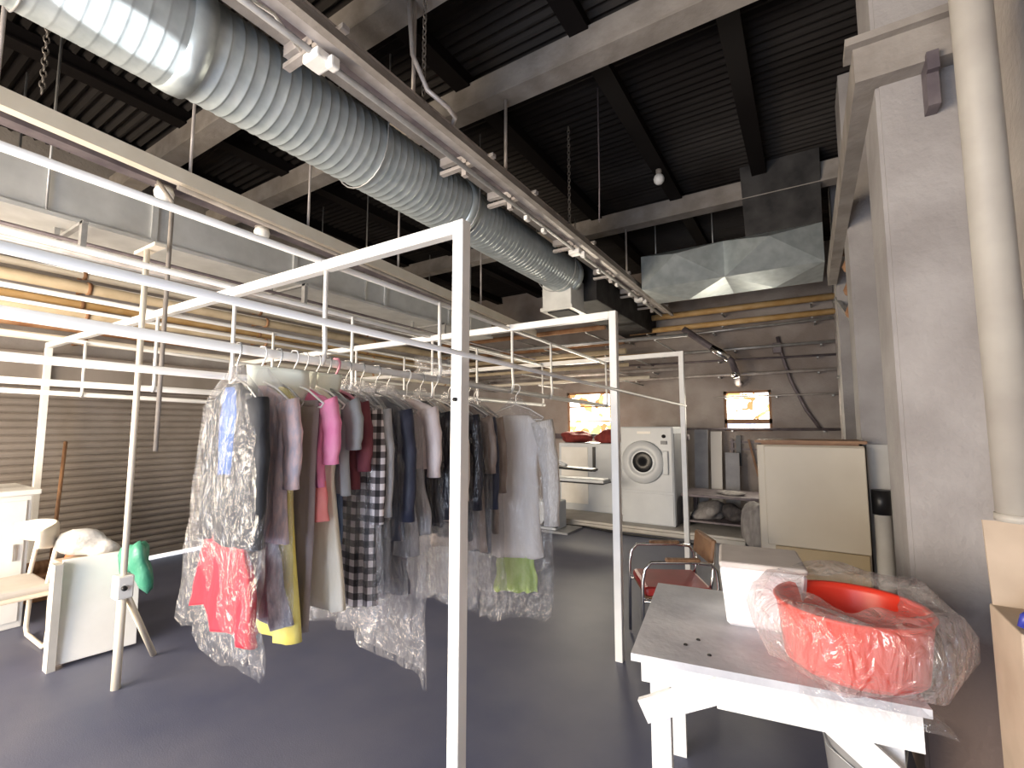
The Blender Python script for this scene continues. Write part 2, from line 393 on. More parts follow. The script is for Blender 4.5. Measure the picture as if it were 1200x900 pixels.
# ------------------------------------------------------------------ overhead duct
dx, dz, dr = -2.52, 3.40, .258
t = thing('spiral_duct', 'large round ribbed galvanised duct slung under the roof beams', 'duct', (dx, 2, dz - dr))
def spiral(y0, y1, r, m=40, k=1.0):
    rings = []; y = y0; i = 0
    pat = ((0, 0), (.044, 0), (.048, .0035), (.054, .0035), (.058, 0))
    while y < y1:
        for a, b in pat:
            if y + a <= y1:
                rings.append([Vector((dx + (r + b * k) * math.cos(2 * PI * j / m), y + a, dz + (r + b * k) * math.sin(2 * PI * j / m))) for j in range(m)])
        y += .062
    return MB().loft(rings)
part(t, 'near_section', spiral(-1.6, .95, dr, 40, .3), M['galv'])
part(t, 'middle_section', spiral(.95, 3.05, dr - .012), M['galv'])
part(t, 'far_section', spiral(3.05, 5.3, dr - .03), M['galv'])
for y, r_ in ((.95, dr + .006), (3.05, dr + .001), (5.25, dr - .02)):
    part(t, 'collar', MB().lathe([(r_ - .03, -.05), (r_, -.05), (r_ + .004, 0), (r_, .05), (r_ - .03, .05)], (dx, y, dz), 'y', 40), M['galv'])
ob = MB().b2((dx - .27, 5.15, 2.96), (dx + .13, 5.55, 3.36), .01).b2((dx - .29, 5.13, 2.95), (dx + .15, 5.57, 2.99))
ob_o = part(t, 'outlet_box', ob, M['galvdull'], label='square grey outlet box under the duct end')
sub(ob_o, 'grille', MB().b2((dx - .22, 5.2, 2.935), (dx + .08, 5.5, 2.955)), M['galvdark'], t.location)
part(t, 'box_section', MB().b2((dx - .26, 5.56, 3.12), (dx + .3, 8.35, 3.66), .01), M['galvdark'])
for y in (.4, 2.05, 3.07, 5.0):
    part(t, 'strap', MB().tube([(dx - dr - .005, y, 3.99), (dx - dr - .005, y, dz)] + [(dx + (dr + .006) * math.cos(a), y, dz + (dr + .006) * math.sin(a)) for a in [PI + PI * i / 12 for i in range(13)]] + [(dx + dr + .006, y, 3.99)], .005, 6), M['steel'])

# rectangular duct further left
t = thing('rectangular_duct', 'long pale rectangular duct hung left of the round duct', 'duct', (-4.6, 2, 2.93))
part(t, 'casing', MB().b2((-5.1, -1.5, 2.95), (-4.3, 6.2, 3.27), .006), M['galvdull'])
part(t, 'bottom_flange', MB().b2((-5.13, -1.5, 2.925), (-4.27, 6.2, 2.955)), M['galvdull'])
for y in (.3, 1.5, 2.7, 3.9, 5.1):
    part(t, 'joint_flange', MB().b2((-5.12, y, 2.955), (-4.28, y + .04, 3.29)), M['galvdull'])
for y in (.9, 3.6, 5.6):
    for x in (-5.12, -4.28):
        part(t, 'hanger_rod', MB().tube([(x, y, 2.94), (x, y, 4.3)], .008, 6), M['steel'])

# ------------------------------------------------------------------ overhead rail runs
def hang_rod(t, x, y, z0, r=.012, z1=4.0, m='railgrey'):
    part(t, 'hanger_rod', MB().tube([(x, y, z0), (x, y, z1)], r, 8), M[m])
t = thing('overhead_track', 'twin rail overhead track running beside the round duct toward the back wall', 'track', (-1.8, 3, 3.25))
part(t, 'channel_rail', MB().b2((-1.765, -1.5, 3.27), (-1.745, 7.6, 3.32)).b2((-1.78, -1.5, 3.262), (-1.735, 7.6, 3.272)), M['beam'])
part(t, 'round_rail', MB().tube([(-1.93, -1.5, 3.29), (-1.93, 7.6, 3.29)], .017, 10), M['steel'])
part(t, 'cable_trough', MB().b2((-1.90, -1.5, 3.32), (-1.79, 7.6, 3.33)).b2((-1.90, -1.5, 3.33), (-1.895, 7.6, 3.38)).b2((-1.795, -1.5, 3.33), (-1.79, 7.6, 3.38)), M['railgrey'])
part(t, 'lower_angle', MB().b2((-2.20, -1.5, 3.46), (-2.10, 7.3, 3.475)).b2((-2.10, -1.5, 3.46), (-2.09, 7.3, 3.55)), M['beam'])
part(t, 'dark_channel', MB().b2((-2.06, -1.5, 3.42), (-1.98, 7.3, 3.5)), M['raildark'])
for y in (.2, 1.28, 2.5, 3.1, 4.3, 5.4, 6.4, 7.2):
    part(t, 'cross_tie', MB().b2((-2.20, y, 3.335), (-1.73, y + .04, 3.36)).b2((-2.0, y, 3.27), (-1.96, y + .04, 3.44)).b2((-2.0, y, 3.40), (-2.20, y + .04, 3.47)), M['railgrey'])
for y in (1.30, 4.28, 6.42):
    part(t, 'bracket', MB().box((-1.93, y, 3.27), (.12, .1, .05), None, .01).box((-1.86, y + .03, 3.245), (.05, .05, .06), None, .01), M['white'])
for y in (3.3, 3.6, 4.9, 5.5, 6.0):
    part(t, 'trolley', MB().box((-1.93, y, 3.25), (.035, .06, .04), None, .006), M['white'])
for y in (1.85, 2.83, 5.62):
    hang_rod(t, -1.84, y, 3.34)
part(t, 'cable', MB().tube([(-2.0, .2, 3.36), (-1.97, .6, 3.30), (-1.92, .95, 3.31), (-1.98, 1.1, 3.38), (-2.05, 1.28, 3.36)], .009, 6), M['white'])
part(t, 'rope_bight', MB().tube([(-1.84, 1.8, 3.98), (-1.80, 1.8, 3.6), (-1.72, 1.84, 3.38), (-1.66, 1.95, 3.32), (-1.69, 2.05, 3.33), (-1.76, 2.1, 3.33)], .014, 8), M['railgrey'])

t = thing('cream_rail', 'cream boxed rail with a dark channel below, hung left of the round duct', 'rail', (-3.55, 3, 3.1))
A, B = Vector((-3.5, -1.2, 3.30)), Vector((-3.72, 6.6, 3.02))
part(t, 'beam', MB().bar(A, B, .07, .10), M['cream'])
d = Vector((-.13, 0, -.03)); part(t, 'dark_channel', MB().bar(A + d, B + d, .10, .06), M['raildark'])
d = Vector((.02, 0, -.085)); part(t, 'tube', MB().tube([A.lerp(B, .33) + d, B + d], .018), M['beam'])
for f_ in (.22, .34, .46, .6, .8):
    p = A.lerp(B, f_)
    part(t, 'hanger_rod', MB().tube([p + Vector((0, 0, .04)), (p.x, p.y, 4.3)], .011, 6), M['railgrey'])
def bulkhead(y, label):
    p = A.lerp(B, (y - A.y) / (B.y - A.y)) + Vector((-.12, 0, -.06))
    t = thing('rail_lamp', label, 'lamp', p - Vector((0, 0, .11)), 'lamps under the cream rail')
    part(t, 'lens', MB().lathe([(.0, -.10), (.035, -.095), (.055, -.07), (.06, -.04), (.05, -.01)], p, 'z', 18), M['white'])
    part(t, 'mount', MB().lathe([(.05, -.012), (.055, 0), (.0, 0)], p, 'z', 18), M['beam'])
bulkhead(1.35, 'small white round lamp under the cream rail, nearer of the two')
bulkhead(2.05, 'small white round lamp under the cream rail, farther of the two')

# extra conveyor tubes beneath the ducts on the left
t = thing('conduit_run', 'thin dark conduits slung between the rectangular duct and the rack', 'conduit', (-4.2, 3, 2.7))
for x, z, r_, m in ((-4.2, 2.78, .014, 'raildark'), (-4.27, 2.70, .012, 'steel'), (-3.95, 2.63, .018, 'railgrey'), (-4.5, 2.80, .02, 'raildark')):
    part(t, 'conduit', MB().tube([(x, -1.2, z), (x, 7.6, z - .05)], r_, 8), M[m])
for y in (1.0, 2.6, 4.6):
    part(t, 'conduit_clip', MB().b2((-4.55, y, 2.82), (-3.92, y + .03, 2.84)).b2((-3.98, y, 2.62), (-3.93, y + .03, 2.84)).b2((-4.53, y, 2.84), (-4.5, y + .03, 2.93)), M['steel'])

# lagged and rusty pipes along the left wall, carried on wall arms
PIPES = ((3.02, .035, 'cream', 'cream pipe, topmost on the left wall above the shutter'),
         (2.86, .055, 'tan', 'thick tan lagged pipe, second from the top above the shutter'),
         (2.72, .035, 'ochre', 'ochre pipe between the tan lagged pipes above the shutter'),
         (2.60, .045, 'tan', 'thinner tan lagged pipe under the ochre one on the left wall'),
         (2.47, .04, 'rust', 'rusty brown pipe on the left wall, second from the bottom'),
         (2.33, .035, 'cream', 'cream pipe, lowest on the left wall just above the shutter housing'))
for i, (z, r_, m, lb) in enumerate(PIPES):
    x = -6.18 + (.20 if i % 2 else .05)
    mb = MB().tube([(x, -2, z), (x, 8.0, z)], r_, 12)
    t = thing('wall_pipe', lb, 'pipe', (x, 3, z - r_), 'pipes along the left wall')
    part(t, 'pipe', mb, M[m])
    for y in (-.5, 1.6, 3.4, 5.2, 7.0):
        part(t, 'clamp', MB().b2((XL, y, z - .01), (x, y + .025, z + .01)).lathe([(r_ , -.015), (r_ + .008, -.015), (r_ + .008, .015), (r_, .015)], (x, y + .012, z), 'y', 14), M['rust'])

# ------------------------------------------------------------------ back wall services
def back_pipe(x0, x1, y, z, r_, m, lb, group='pipes across the back wall', z1=None):
    z1 = z if z1 is None else z1
    t = thing('service_pipe', lb, 'pipe', ((x0 + x1) / 2, y, min(z, z1) - r_), group)
    part(t, 'pipe', MB().tube([(x0, y, z), (x1, y, z1)], r_, 10), M[m])
    for f_ in (.1, .5, .9):
        x = x0 + (x1 - x0) * f_; zz = z + (z1 - z) * f_
        part(t, 'wall_hook', MB().b2((x - .012, y, zz - r_ - .02), (x + .012, YB, zz - r_)), M['steel'])
back_pipe(-2.62, .42, 8.1, 3.38, .05, 'ochre', 'upper of two thick ochre pipes high on the back wall')
back_pipe(-2.62, .42, 8.1, 3.16, .045, 'ochre', 'lower of two thick ochre pipes high on the back wall')
back_pipe(-3.0, .5, 8.15, 3.02, .02, 'steel', 'thin grey pipe just under the two ochre pipes on the back wall', z1=3.08)
back_pipe(-2.4, .5, 8.2, 2.74, .022, 'steel', 'grey pipe across the back wall, second below the ochre pair')
back_pipe(-2.9, .5, 8.2, 2.33, .022, 'railgrey', 'pale pipe across the back wall just above the right window')
back_pipe(-6.1, -2.7, 8.0, 3.0, .045, 'rust', 'rusty red pipe high on the back wall left of the ochre pipes')
back_pipe(-6.1, -2.9, 7.9, 2.72, .05, 'tan', 'tan lagged pipe on the back wall above the left window')
back_pipe(-6.1, -1.8, 8.1, 2.47, .03, 'railgrey', 'grey pipe on the back wall nearest above the left window')
back_pipe(-4.6, -1.6, 7.75, 1.33, .05, 'raildark', 'dark pipe crossing in front of the left window')
back_pipe(-2.9, .5, 8.25, 2.60, .016, 'raildark', 'thin dark pipe on the back wall between two grey pipes', z1=2.55)
back_pipe(-1.3, .5, 8.25, 1.98, .014, 'railgrey', 'thin pale pipe at mid height of the right window')
back_pipe(-2.6, .5, 8.3, 1.46, .02, 'raildark', 'dark pipe along the back wall just under the right window')
back_pipe(-6.0, -1.9, 7.3, 2.62, .03, 'ochre', 'ochre pipe crossing the hall in front of the left window', 'pipes slung across the rear of the hall')
back_pipe(-6.0, -1.4, 6.9, 2.86, .025, 'steel', 'grey pipe crossing the hall under the duct end', 'pipes slung across the rear of the hall', z1=2.8)
for a_, z_, y_, r_, m_, lb_ in ((-2.3, 2.45, 7.0, .03, 'tan', 'tan pipe crossing the rear of the hall below the grey one'), (-2.7, 3.1, 7.1, .04, 'rust', 'rusty pipe, highest of those slung across the rear of the hall'),
                        (-2.1, 2.28, 7.4, .028, 'cream', 'cream pipe, lowest of those slung across the rear of the hall'), (-2.5, 2.75, 7.5, .045, 'tan', 'thick tan pipe slung across the rear of the hall')):
    back_pipe(-6.1, a_, y_, z_, r_, m_, lb_, 'pipes slung across the rear of the hall')
t = thing('riser_pipe', 'tall grey riser pipe in the back corner by the right wall', 'pipe', (.42, 8.1, 0))
part(t, 'pipe', MB().tube([(.42, 8.1, 0), (.42, 8.1, 3.9)], .04, 12), M['railgrey'])
for z in (1.0, 2.2, 3.3): part(t, 'clamp', MB().b2((.40, 8.1, z), (.44, YB, z + .03)).lathe([(.04, -.02), (.05, -.02), (.05, .02), (.04, .02)], (.42, 8.1, z), 'z', 14), M['steel'])
t = thing('diagonal_flue', 'shiny foil wrapped flue slanting down toward the right window', 'flue', (-1.1, 7.6, 2.1))
fl = [(-1.62, 7.7, 3.05), (-1.34, 7.7, 2.82), (-.95, 7.75, 2.5), (-.9, 7.9, 2.3), (-.92, 8.1, 2.2), (-.92, 8.3, 2.18)]
part(t, 'tube', MB().tube(fl, .05, 12), M['raildark'])
part(t, 'foil_wrap', MB().tube([(-1.22, 7.71, 2.72), (-1.1, 7.73, 2.63), (-.98, 7.745, 2.53)], [.055, .07, .06], 7), M['chrome'])
part(t, 'foil_end', MB().blob((-.91, 7.88, 2.29), (.06, .06, .05), 4, .2, False), M['chrome'])
t = thing('cable_loop', 'dark cable drooping down the back wall right of the window', 'cable', (0, 8.33, 1.4))
part(t, 'cable', MB().tube([(-.35, 8.34, 2.9), (-.3, 8.34, 2.6), (-.2, 8.34, 2.2), (-.02, 8.34, 1.75), (.15, 8.34, 1.45)], .025, 8), M['raildark'])
part(t, 'junction_box', MB().box((-.36, 8.33, 2.72), (.12, .1, .16), None, .01), M['raildark'])

# cross-broken sheet metal duct on the right, with elbow going up
t = thing('folded_duct', 'sheet metal duct with diamond creased panels under the roof on the right', 'duct', (-.8, 6, 3.18))
X0, X1, Y0, Y1, Z0, Z1 = -1.68, .22, 5.7, 6.5, 3.2, 3.62
part(t, 'casing', MB().b2((X0, Y0 + .02, Z0 + .02), (X1, Y1, Z1)), M['galvdark'])
for i in range(2):
    a = X0 + (X1 - X0) * i / 2; b = X0 + (X1 - X0) * (i + 1) / 2; c = (a + b) / 2
    pv = [(a, Y0, Z0), (b, Y0, Z0), (b, Y0, Z1), (a, Y0, Z1), (c, Y0 - .30, (Z0 + Z1) / 2 + .06)]
    part(t, 'creased_panel', MB().add(pv, [(0, 1, 4), (1, 2, 4), (2, 3, 4), (3, 0, 4), (3, 2, 1, 0)]), M['galv'])
    pb = [(a, Y0, Z0), (b, Y0, Z0), (b, Y1, Z0), (a, Y1, Z0), (c, (Y0 + Y1) / 2, Z0 - .1)]
    part(t, 'creased_panel', MB().add(pb, [(1, 0, 4), (2, 1, 4), (3, 2, 4), (0, 3, 4), (0, 1, 2, 3)]), M['galv'])
ve = [(-.5, Y0, Z1), (X1, Y0, Z1), (X1, Y1, Z1), (-.5, Y1, Z1), (-.5, Y0 - .3, 4.28), (X1, Y0 - .3, 4.28), (X1, Y1, 4.28), (-.5, Y1, 4.28)]
part(t, 'elbow', MB().add(ve, [(3, 2, 1, 0), (4, 5, 6, 7), (0, 1, 5, 4), (1, 2, 6, 5), (2, 3, 7, 6), (3, 0, 4, 7)]), M['galvdark'], label='dark elbow rising to the roof')
for x in (-1.6, -.9):
    part(t, 'hanger_rod', MB().tube([(x, 6.1, 3.6), (x, 6.1, 4.3)], .008, 6), M['steel'])

# ceiling bits
def chain(x, y, z0, z1, lb):
    mb = MB(); z = z1; i = 0
    while z > z0:
        pts = []
        for k in range(10):
            a = 2 * PI * k / 10
            h = .012 * math.cos(a); v = .022 * math.sin(a)
            pts.append((x + (h if i % 2 else 0), y + (0 if i % 2 else h), z + v))
        mb.tube(pts, .0042, 5, False, True); z -= .034; i += 1
    return single('chain', mb, M['chain'], lb, 'chain', 'chains between the beams and the overhead track')
chain(-1.76, 1.85, 3.37, 4.0, 'steel chain from the near beam to the overhead track')
chain(-1.77, 3.80, 3.35, 4.28, 'long steel chain from the roof to the middle of the overhead track')
chain(-3.52, .68, 3.34, 4.28, 'steel chain holding the near end of the cream rail')
t = thing('ball_lamp', 'small pale round lamp on a dark roof purlin', 'lamp', (-1.2, 4.78, 4.0))
part(t, 'globe', MB().lathe([(0, -.16), (.03, -.155), (.05, -.13), (.055, -.10), (.045, -.07), (.025, -.05)], (-1.2, 4.78, 4.175), 'z', 18), M['white'])
part(t, 'holder', MB().lathe([(.025, -.052), (.03, -.02), (.03, 0), (0, 0)], (-1.2, 4.78, 4.175), 'z', 14), M['beam'])
single('roof_cord', MB().tube([(-1.3, 3.35, 4.2), (-1.3, 3.35, 3.4), (-1.31, 3.36, 3.1)], .005, 6), M['raildark'], 'thin dark cord hanging from the dark roof purlin', 'cord')

# ------------------------------------------------------------------ right wall things
t = thing('wall_downpipe', 'thick white vertical pipe standing off the right wall nearest the camera', 'pipe', (.45, 1.75, 1.26))
part(t, 'pipe', MB().tube([(.45, 1.75, 1.26), (.45, 1.75, 4.2)], .045, 20), M['pipewhite'])
part(t, 'lip', MB().lathe([(.045, 0), (.048, 0), (.048, .02), (.045, .02)], (.45, 1.75, 1.255), 'z', 20), M['pipewhite'])
for z in (3.3, 3.9): part(t, 'clamp', MB().b2((.45, 1.74, z), (XR, 1.76, z + .03)).lathe([(.045, 0), (.05, 0), (.05, .03), (.045, .03)], (.45, 1.75, z), 'z', 20), M['beam'])
single('ledge_bracket', MB().b2((.49, 2.50, 2.84), (.53, 2.585, 3.06)).b2((.49, 2.47, 2.98), (.53, 2.5, 3.06)), M['raildark'], 'dark strap bracket under the ledge on the near pilaster', 'bracket')
t = thing('pipe_fittings', 'bundle of rusty orange pipe fittings hung on the right wall', 'pipe fittings', (.4, 5.3, 2.4))
for i, z in enumerate((2.5, 2.72, 2.94, 3.1)):
    part(t, 'fitting', MB().lathe([(.05, 0), (.075, .02), (.085, .06), (.06, .12), (.05, .17)], (.42, 5.3 + .03 * (i % 2), z), 'z', 14), M['rust'])
part(t, 'stem', MB().tube([(.42, 5.31, 2.3), (.42, 5.31, 3.3)], .03, 10), M['rust'])
part(t, 'wall_plate', MB().b2((.42, 5.28, 2.85), (.6, 5.34, 2.9)).b2((.57, 5.2, 2.4), (.6, 5.42, 3.2)), M['raildark'])
single('slanting_strut', MB().bar((.33, 6.35, 2.95), (.45, 4.9, 2.2), .03, .03), M['steel'], 'thin grey strut slanting across the right wall below the fittings', 'strut')
# things bottom right
t = thing('cardboard_box', 'tall open cardboard box against the right wall by the frame edge', 'box', (.5, 1.75, 0))
part(t, 'body', MB().b2((.41, 1.66, 0), (.58, 1.9, 1.0), .004), M['card'])
part(t, 'flap', MB().box((.50, 1.905, 1.11), (.17, .008, .24), (-8, 0, 0)), M['card'])
single('blue_clip', MB().tube([(.425, 1.70, 1.005), (.43, 1.70, 1.03), (.45, 1.71, 1.045), (.47, 1.715, 1.035)], .011, 8), M['blueplastic'], 'small blue plastic hook on the cardboard box rim', 'hook')

# ------------------------------------------------------------------ garments
def prof_lerp(prof, t):
    for i in range(len(prof) - 1):
        if t <= prof[i + 1][0]:
            f_ = (t - prof[i][0]) / (prof[i + 1][0] - prof[i][0] + 1e-9)
            return [a + (b - a) * f_ for a, b in zip(prof[i][1:], prof[i + 1][1:])]
    return list(prof[-1][1:])
def cloth_loft(z0, L, prof, seed, fold=.006, hem=0.0, n=30, rows=26, cx=0.0, nf=5):
    """closed cloth tube hanging from z0 down by L; prof rows: (t, half width, half thickness)"""
    q = random.Random(seed); ph = [(q.uniform(3, 3 + nf * 2), q.uniform(0, 6.3), q.uniform(-1.2, 1.2)) for _ in range(4)]
    sway = q.uniform(-.01, .01)
    rings = []
    for i in range(rows):
        t = i / (rows - 1); w, th = prof_lerp(prof, t)
        rg = []
        for j in range(n):
            a = 2 * PI * j / n
            ca, sa = math.cos(a), math.sin(a)
            x = w * (abs(ca) ** .8) * (1 if ca >= 0 else -1)
            y = th * (abs(sa) ** .7) * (1 if sa >= 0 else -1)
            u = x / max(w, .001)
            f_ = sum(math.sin(k * u * 2.2 + p_ + s_ * t * 3) for k, p_, s_ in ph) * fold * (.25 + .9 * t)
            x += math.sin(t * 9 + ph[0][1]) * fold * .8
            z = z0 - L * t + hem * u * t + math.sin(u * 6 + ph[1][1]) * fold * .8 * t
            rg.append(Vector((cx + x + sway * t, y + f_, z)))
        rings.append(rg)
    return MB().loft(rings)
def sleeve(side, zs, hw, L, r_, seed, out=.05):
    q = random.Random(seed); pts = []; rad = []
    for i in range(9):
        t = i / 8
        pts.append(Vector((side * (hw - .015 + out * math.sin(min(1, t * 1.5) * 1.3)), math.sin(t * 5 + q.random() * .3) * .008 + .01 * t, zs - .01 - L * t)))
        rad.append(r_ * (1.05 - .35 * t) * (1 + .07 * math.sin(i * 2.4 + q.random())))
    mb = MB(); tmp = MB().tube(pts, rad, 12)
    for v in tmp.v: v.y *= .62
    mb.add(tmp.v, tmp.f, True); return mb
SHIRT = [(0, .055, .02), (.035, .09, .024), (.1, .19, .026), (.16, .205, .028), (.3, .19, .028), (.6, .19, .026), (1, .205, .028)]
SLIM = [(0, .05, .018), (.05, .1, .02), (.12, .16, .022), (.3, .145, .022), (.6, .16, .022), (1, .18, .024)]
DRESS = [(0, .06, .02), (.04, .11, .024), (.08, .17, .026), (.28, .145, .026), (.42, .14, .028), (.7, .18, .032), (1, .23, .036)]
TROU = [(0, .15, .014), (.5, .14, .016), (1, .13, .014)]
SKIRT = [(0, .13, .02), (.3, .16, .022), (1, .22, .028)]
def hanger(t, m, wire=.0035, hw=.2, col=None):
    mb = MB()
    pts = [(.0, 0, -.115), (0, 0, -.05), (.028, 0, -.012), (.032, 0, .012), (.018, 0, .031), (-.012, 0, .034), (-.029, 0, .016), (-.031, 0, -.004)]
    mb.tube(pts, wire, 6)
    mb.tube([(0, 0, -.112), (-hw * .5, 0, -.145), (-hw, 0, -.205), (-hw * .93, 0, -.22), (hw * .93, 0, -.22), (hw, 0, -.205), (hw * .5, 0, -.145), (0, 0, -.112)], wire * 1.25, 6)
    return mb.build('hanger', m, t, (0, 0, 0))
def bag_mesh(L, wtop, wbot, th, seed, slant=0.0, skew=0.0, top=-.06):
    q = random.Random(seed); n = 44; rows = 34
    ph = [(q.uniform(2, 9), q.uniform(0, 6.3), q.uniform(4, 16), q.uniform(0, 6.3)) for _ in range(6)]
    prof = [(0, .035, .012), (.03, .07, .02), (.09, wtop * .72, th * .8), (.14, wtop, th), (.5, wtop + (wbot - wtop) * .45, th * 1.08), (1, wbot, th * .5)]
    rings = []
    for i in range(rows):
        t = i / (rows - 1); w, h = prof_lerp(prof, t); rg = []
        for j in range(n):
            a = 2 * PI * j / n; ca, sa = math.cos(a), math.sin(a)
            x = w * (abs(ca) ** .55) * (1 if ca >= 0 else -1); y = h * (abs(sa) ** .8) * (1 if sa >= 0 else -1)
            u = ca
            cr = sum(math.sin(k * u * 1.7 + p_ + k2 * t + .8 * math.sin(p2 + 11 * t)) for k, p_, k2, p2 in ph) / 6
            y += cr * .022 * (.3 + t) + q.uniform(-.002, .002)
            x += cr * .018 * t + skew * t * t
            z = top - L * t + slant * u * max(0, t - .5) * 2 + .018 * math.sin(u * 7 + ph[0][1]) * t
            rg.append(Vector((x, y, z)))
        rings.append(rg)
    return MB().loft(rings, False)
def place(name, Y, label, cat, rz=0.0, dx_=0.0, X=LANES[0]):
    return thing(name, label, cat, (X + dx_, Y, sag(1.845, 1.735, Y) - .008), 'clothes hanging on the white rack rail', rz)
O0 = (0, 0, 0)
def put(t, name, mb, m, lb=None):
    o = mb.build(name, m, t, O0)
    if lb: o['label'] = lb
    return o
FB = {}
FB['charcoal'] = fabric('charcoal_wool', (.022, .024, .03), (.05, .052, .06))
FB['blue'] = fabric('blue_cotton', (.04, .10, .30), (.08, .17, .42))
FB['red'] = fabric('red_crepe', (.62, .012, .03), (.72, .02, .045))
FB['pinkpat'] = fabric('pink_print', (.82, .62, .62), (.55, .5, .58), scale=28)
FB['bluewhite'] = fabric('blue_white_print', (.72, .74, .82), (.35, .37, .48), scale=24)
FB['yellow'] = fabric('yellow_cotton', (.80, .70, .16), (.86, .77, .26))
FB['taupe'] = fabric('taupe_twill', (.29, .255, .27), (.34, .30, .31))
FB['pink'] = fabric('bright_pink_cotton', (.82, .22, .42), (.88, .34, .50))
FB['coral'] = fabric('coral_cotton', (.88, .25, .24), (.9, .32, .30))
FB['creamy'] = fabric('cream_linen', (.84, .78, .64), (.88, .83, .72))
FB['grey'] = fabric('grey_jersey', (.30, .31, .32), (.38, .39, .40))
FB['denim'] = fabric('navy_denim', (.055, .085, .16), (.12, .17, .27), scale=16)
FB['maroon'] = fabric('maroon_cotton', (.14, .03, .045), (.2, .05, .06))
FB['plaid'] = plaid('black_white_check', (.80, .74, .74), (.16, .14, .145), (.02, .018, .02), 17, 17)
FB['navy'] = fabric('navy_wool', (.02, .025, .05), (.045, .05, .085), rough=.55)
FB['palepink'] = fabric('pale_pink_satin', (.74, .62, .60), (.8, .7, .67), rough=.45)
FB['silver'] = fabric('grey_satin', (.36, .36, .38), (.5, .5, .52), rough=.4)
FB['shiny'] = fabric('black_quilted_nylon', (.018, .018, .024), (.035, .035, .045), rough=.22, bump=.9, bscale=16)
FB['beige'] = fabric('beige_cotton', (.62, .54, .46), (.72, .65, .57))
FB['taupesilk'] = fabric('brown_silk', (.27, .21, .18), (.4, .33, .29), rough=.4)
FB['lace'] = fabric('ivory_lace', (.72, .66, .60), (.86, .81, .76), scale=45, bump=.5, bscale=40)
FB['ivory'] = fabric('ivory_crepe', (.9, .84, .78), (.93, .88, .84))
FB['green'] = fabric('lime_cotton', (.38, .52, .13), (.48, .60, .22))
H1, H2, H3 = M['steel'], M['white'], mat('pink_plastic', (.75, .3, .4), .4)

def top(t, m, L, seed, prof=SHIRT, sl=.5, sr=.055, name='shirt', hw=.2, z0=-.135, fold=.006, lb=None, nf=5):
    o = put(t, name, cloth_loft(z0, L, prof, seed, fold, nf=nf), m, lb)
    if sl:
        for s_ in (-1, 1):
            put(t, 'sleeve', sleeve(s_, z0 - .05 * L - .03, hw * .94, sl, sr, seed + s_), m)
    return o

t = place('bagged_jacket', 1.0, 'charcoal jacket over red dress in a clear bag, leftmost on the rail', 'jacket', -6)
hanger(t, H1)
top(t, FB['charcoal'], .62, 1, sl=.54, sr=.06, name='jacket')
put(t, 'shirt', cloth_loft(-.15, .34, [(0, .05, .03), (.3, .09, .034), (1, .06, .036)], 2, .003), FB['blue'], 'blue shirt front showing at the jacket neck')
put(t, 'dress', cloth_loft(-.73, .31, [(0, .15, .014), (.3, .22, .03), (1, .25, .040)], 3, .012, hem=-.04), FB['red'], 'red dress hem below the jacket')
put(t, 'plastic_cover', bag_mesh(1.10, .225, .37, .055, 11, slant=-.02, skew=-.10), M['film'])
t = place('bagged_blouse', 1.10, 'pink print blouse over blue print slip in a sparkling clear bag', 'blouse', 3)
hanger(t, H2)
top(t, FB['pinkpat'], .62, 5, sl=.34, name='blouse')
put(t, 'slip', cloth_loft(-.7, .36, SKIRT, 6, .01), FB['bluewhite'])
put(t, 'plastic_cover', bag_mesh(.98, .21, .25, .04, 12), M['film'])
t = place('yellow_dress', 1.165, 'plain yellow dress hanging between the pink print blouse and taupe trousers', 'dress', -2, .01)
hanger(t, H1); top(t, FB['yellow'], 1.0, 8, DRESS, 0, name='dress')
t = place('taupe_trousers', 1.225, 'long taupe trousers folded over a hanger next to the yellow dress', 'trousers', 4, .03)
hanger(t, H2); put(t, 'leg', cloth_loft(-.21, .92, TROU, 9, .004, cx=.02), FB['taupe']); put(t, 'waistband', MB().box((.02, 0, -.205), (.30, .03, .03), None, .01), FB['taupe'])
t = place('pink_shirt', 1.285, 'bright pink short shirt over a coral hem', 'shirt', -3, .02)
hanger(t, H2); top(t, FB['pink'], .42, 13, sl=.26, sr=.06); put(t, 'coral_hem', cloth_loft(-.53, .17, [(0, .19, .024), (1, .2, .026)], 14, .006), FB['coral'], 'coral lower edge')
t = place('cream_dress', 1.345, 'cream sleeveless dress hanging just behind the pink shirt', 'dress', 2, .02)
hanger(t, H2); top(t, FB['creamy'], .93, 15, DRESS, 0, name='dress')
t = place('grey_top', 1.405, 'grey jersey top hung over dark blue jeans', 'top', -4, .02)
hanger(t, H1); top(t, FB['grey'], .46, 17, sl=.2, sr=.06, name='top'); put(t, 'jeans', cloth_loft(-.58, .44, TROU, 18, .005), FB['denim'], 'dark blue jeans below the top')
t = place('maroon_blouse', 1.465, 'dark maroon blouse on a pink hanger beside the checked shirt', 'blouse', 0, 0)
hanger(t, H3, .006); top(t, FB['maroon'], .45, 19, sl=.3, name='blouse')
t = place('checked_shirt', 1.53, 'long black and white checked shirt dress in a clear bag', 'shirt', 5, .0)
hanger(t, H1); top(t, FB['plaid'], .98, 21, [(0, .055, .02), (.035, .09, .024), (.08, .19, .026), (.2, .2, .028), (.5, .2, .028), (1, .225, .032)], sl=.52)
put(t, 'plastic_cover', bag_mesh(1.16, .225, .26, .04, 22), M['film'])
t = place('bagged_grey_coat', 1.62, 'grey coat with a white painted highlight under a milky bag, right of the checked shirt', 'coat', -5)
hanger(t, H1); top(t, FB['silver'], .85, 23, sl=.5, name='coat')
put(t, 'highlight', cloth_loft(-.19, .16, [(0, .03, .034), (1, .02, .036)], 24, .002, cx=.13), M['white'], 'white highlight put on as a strip of colour')  # white strip paints the bag's highlight onto the coat
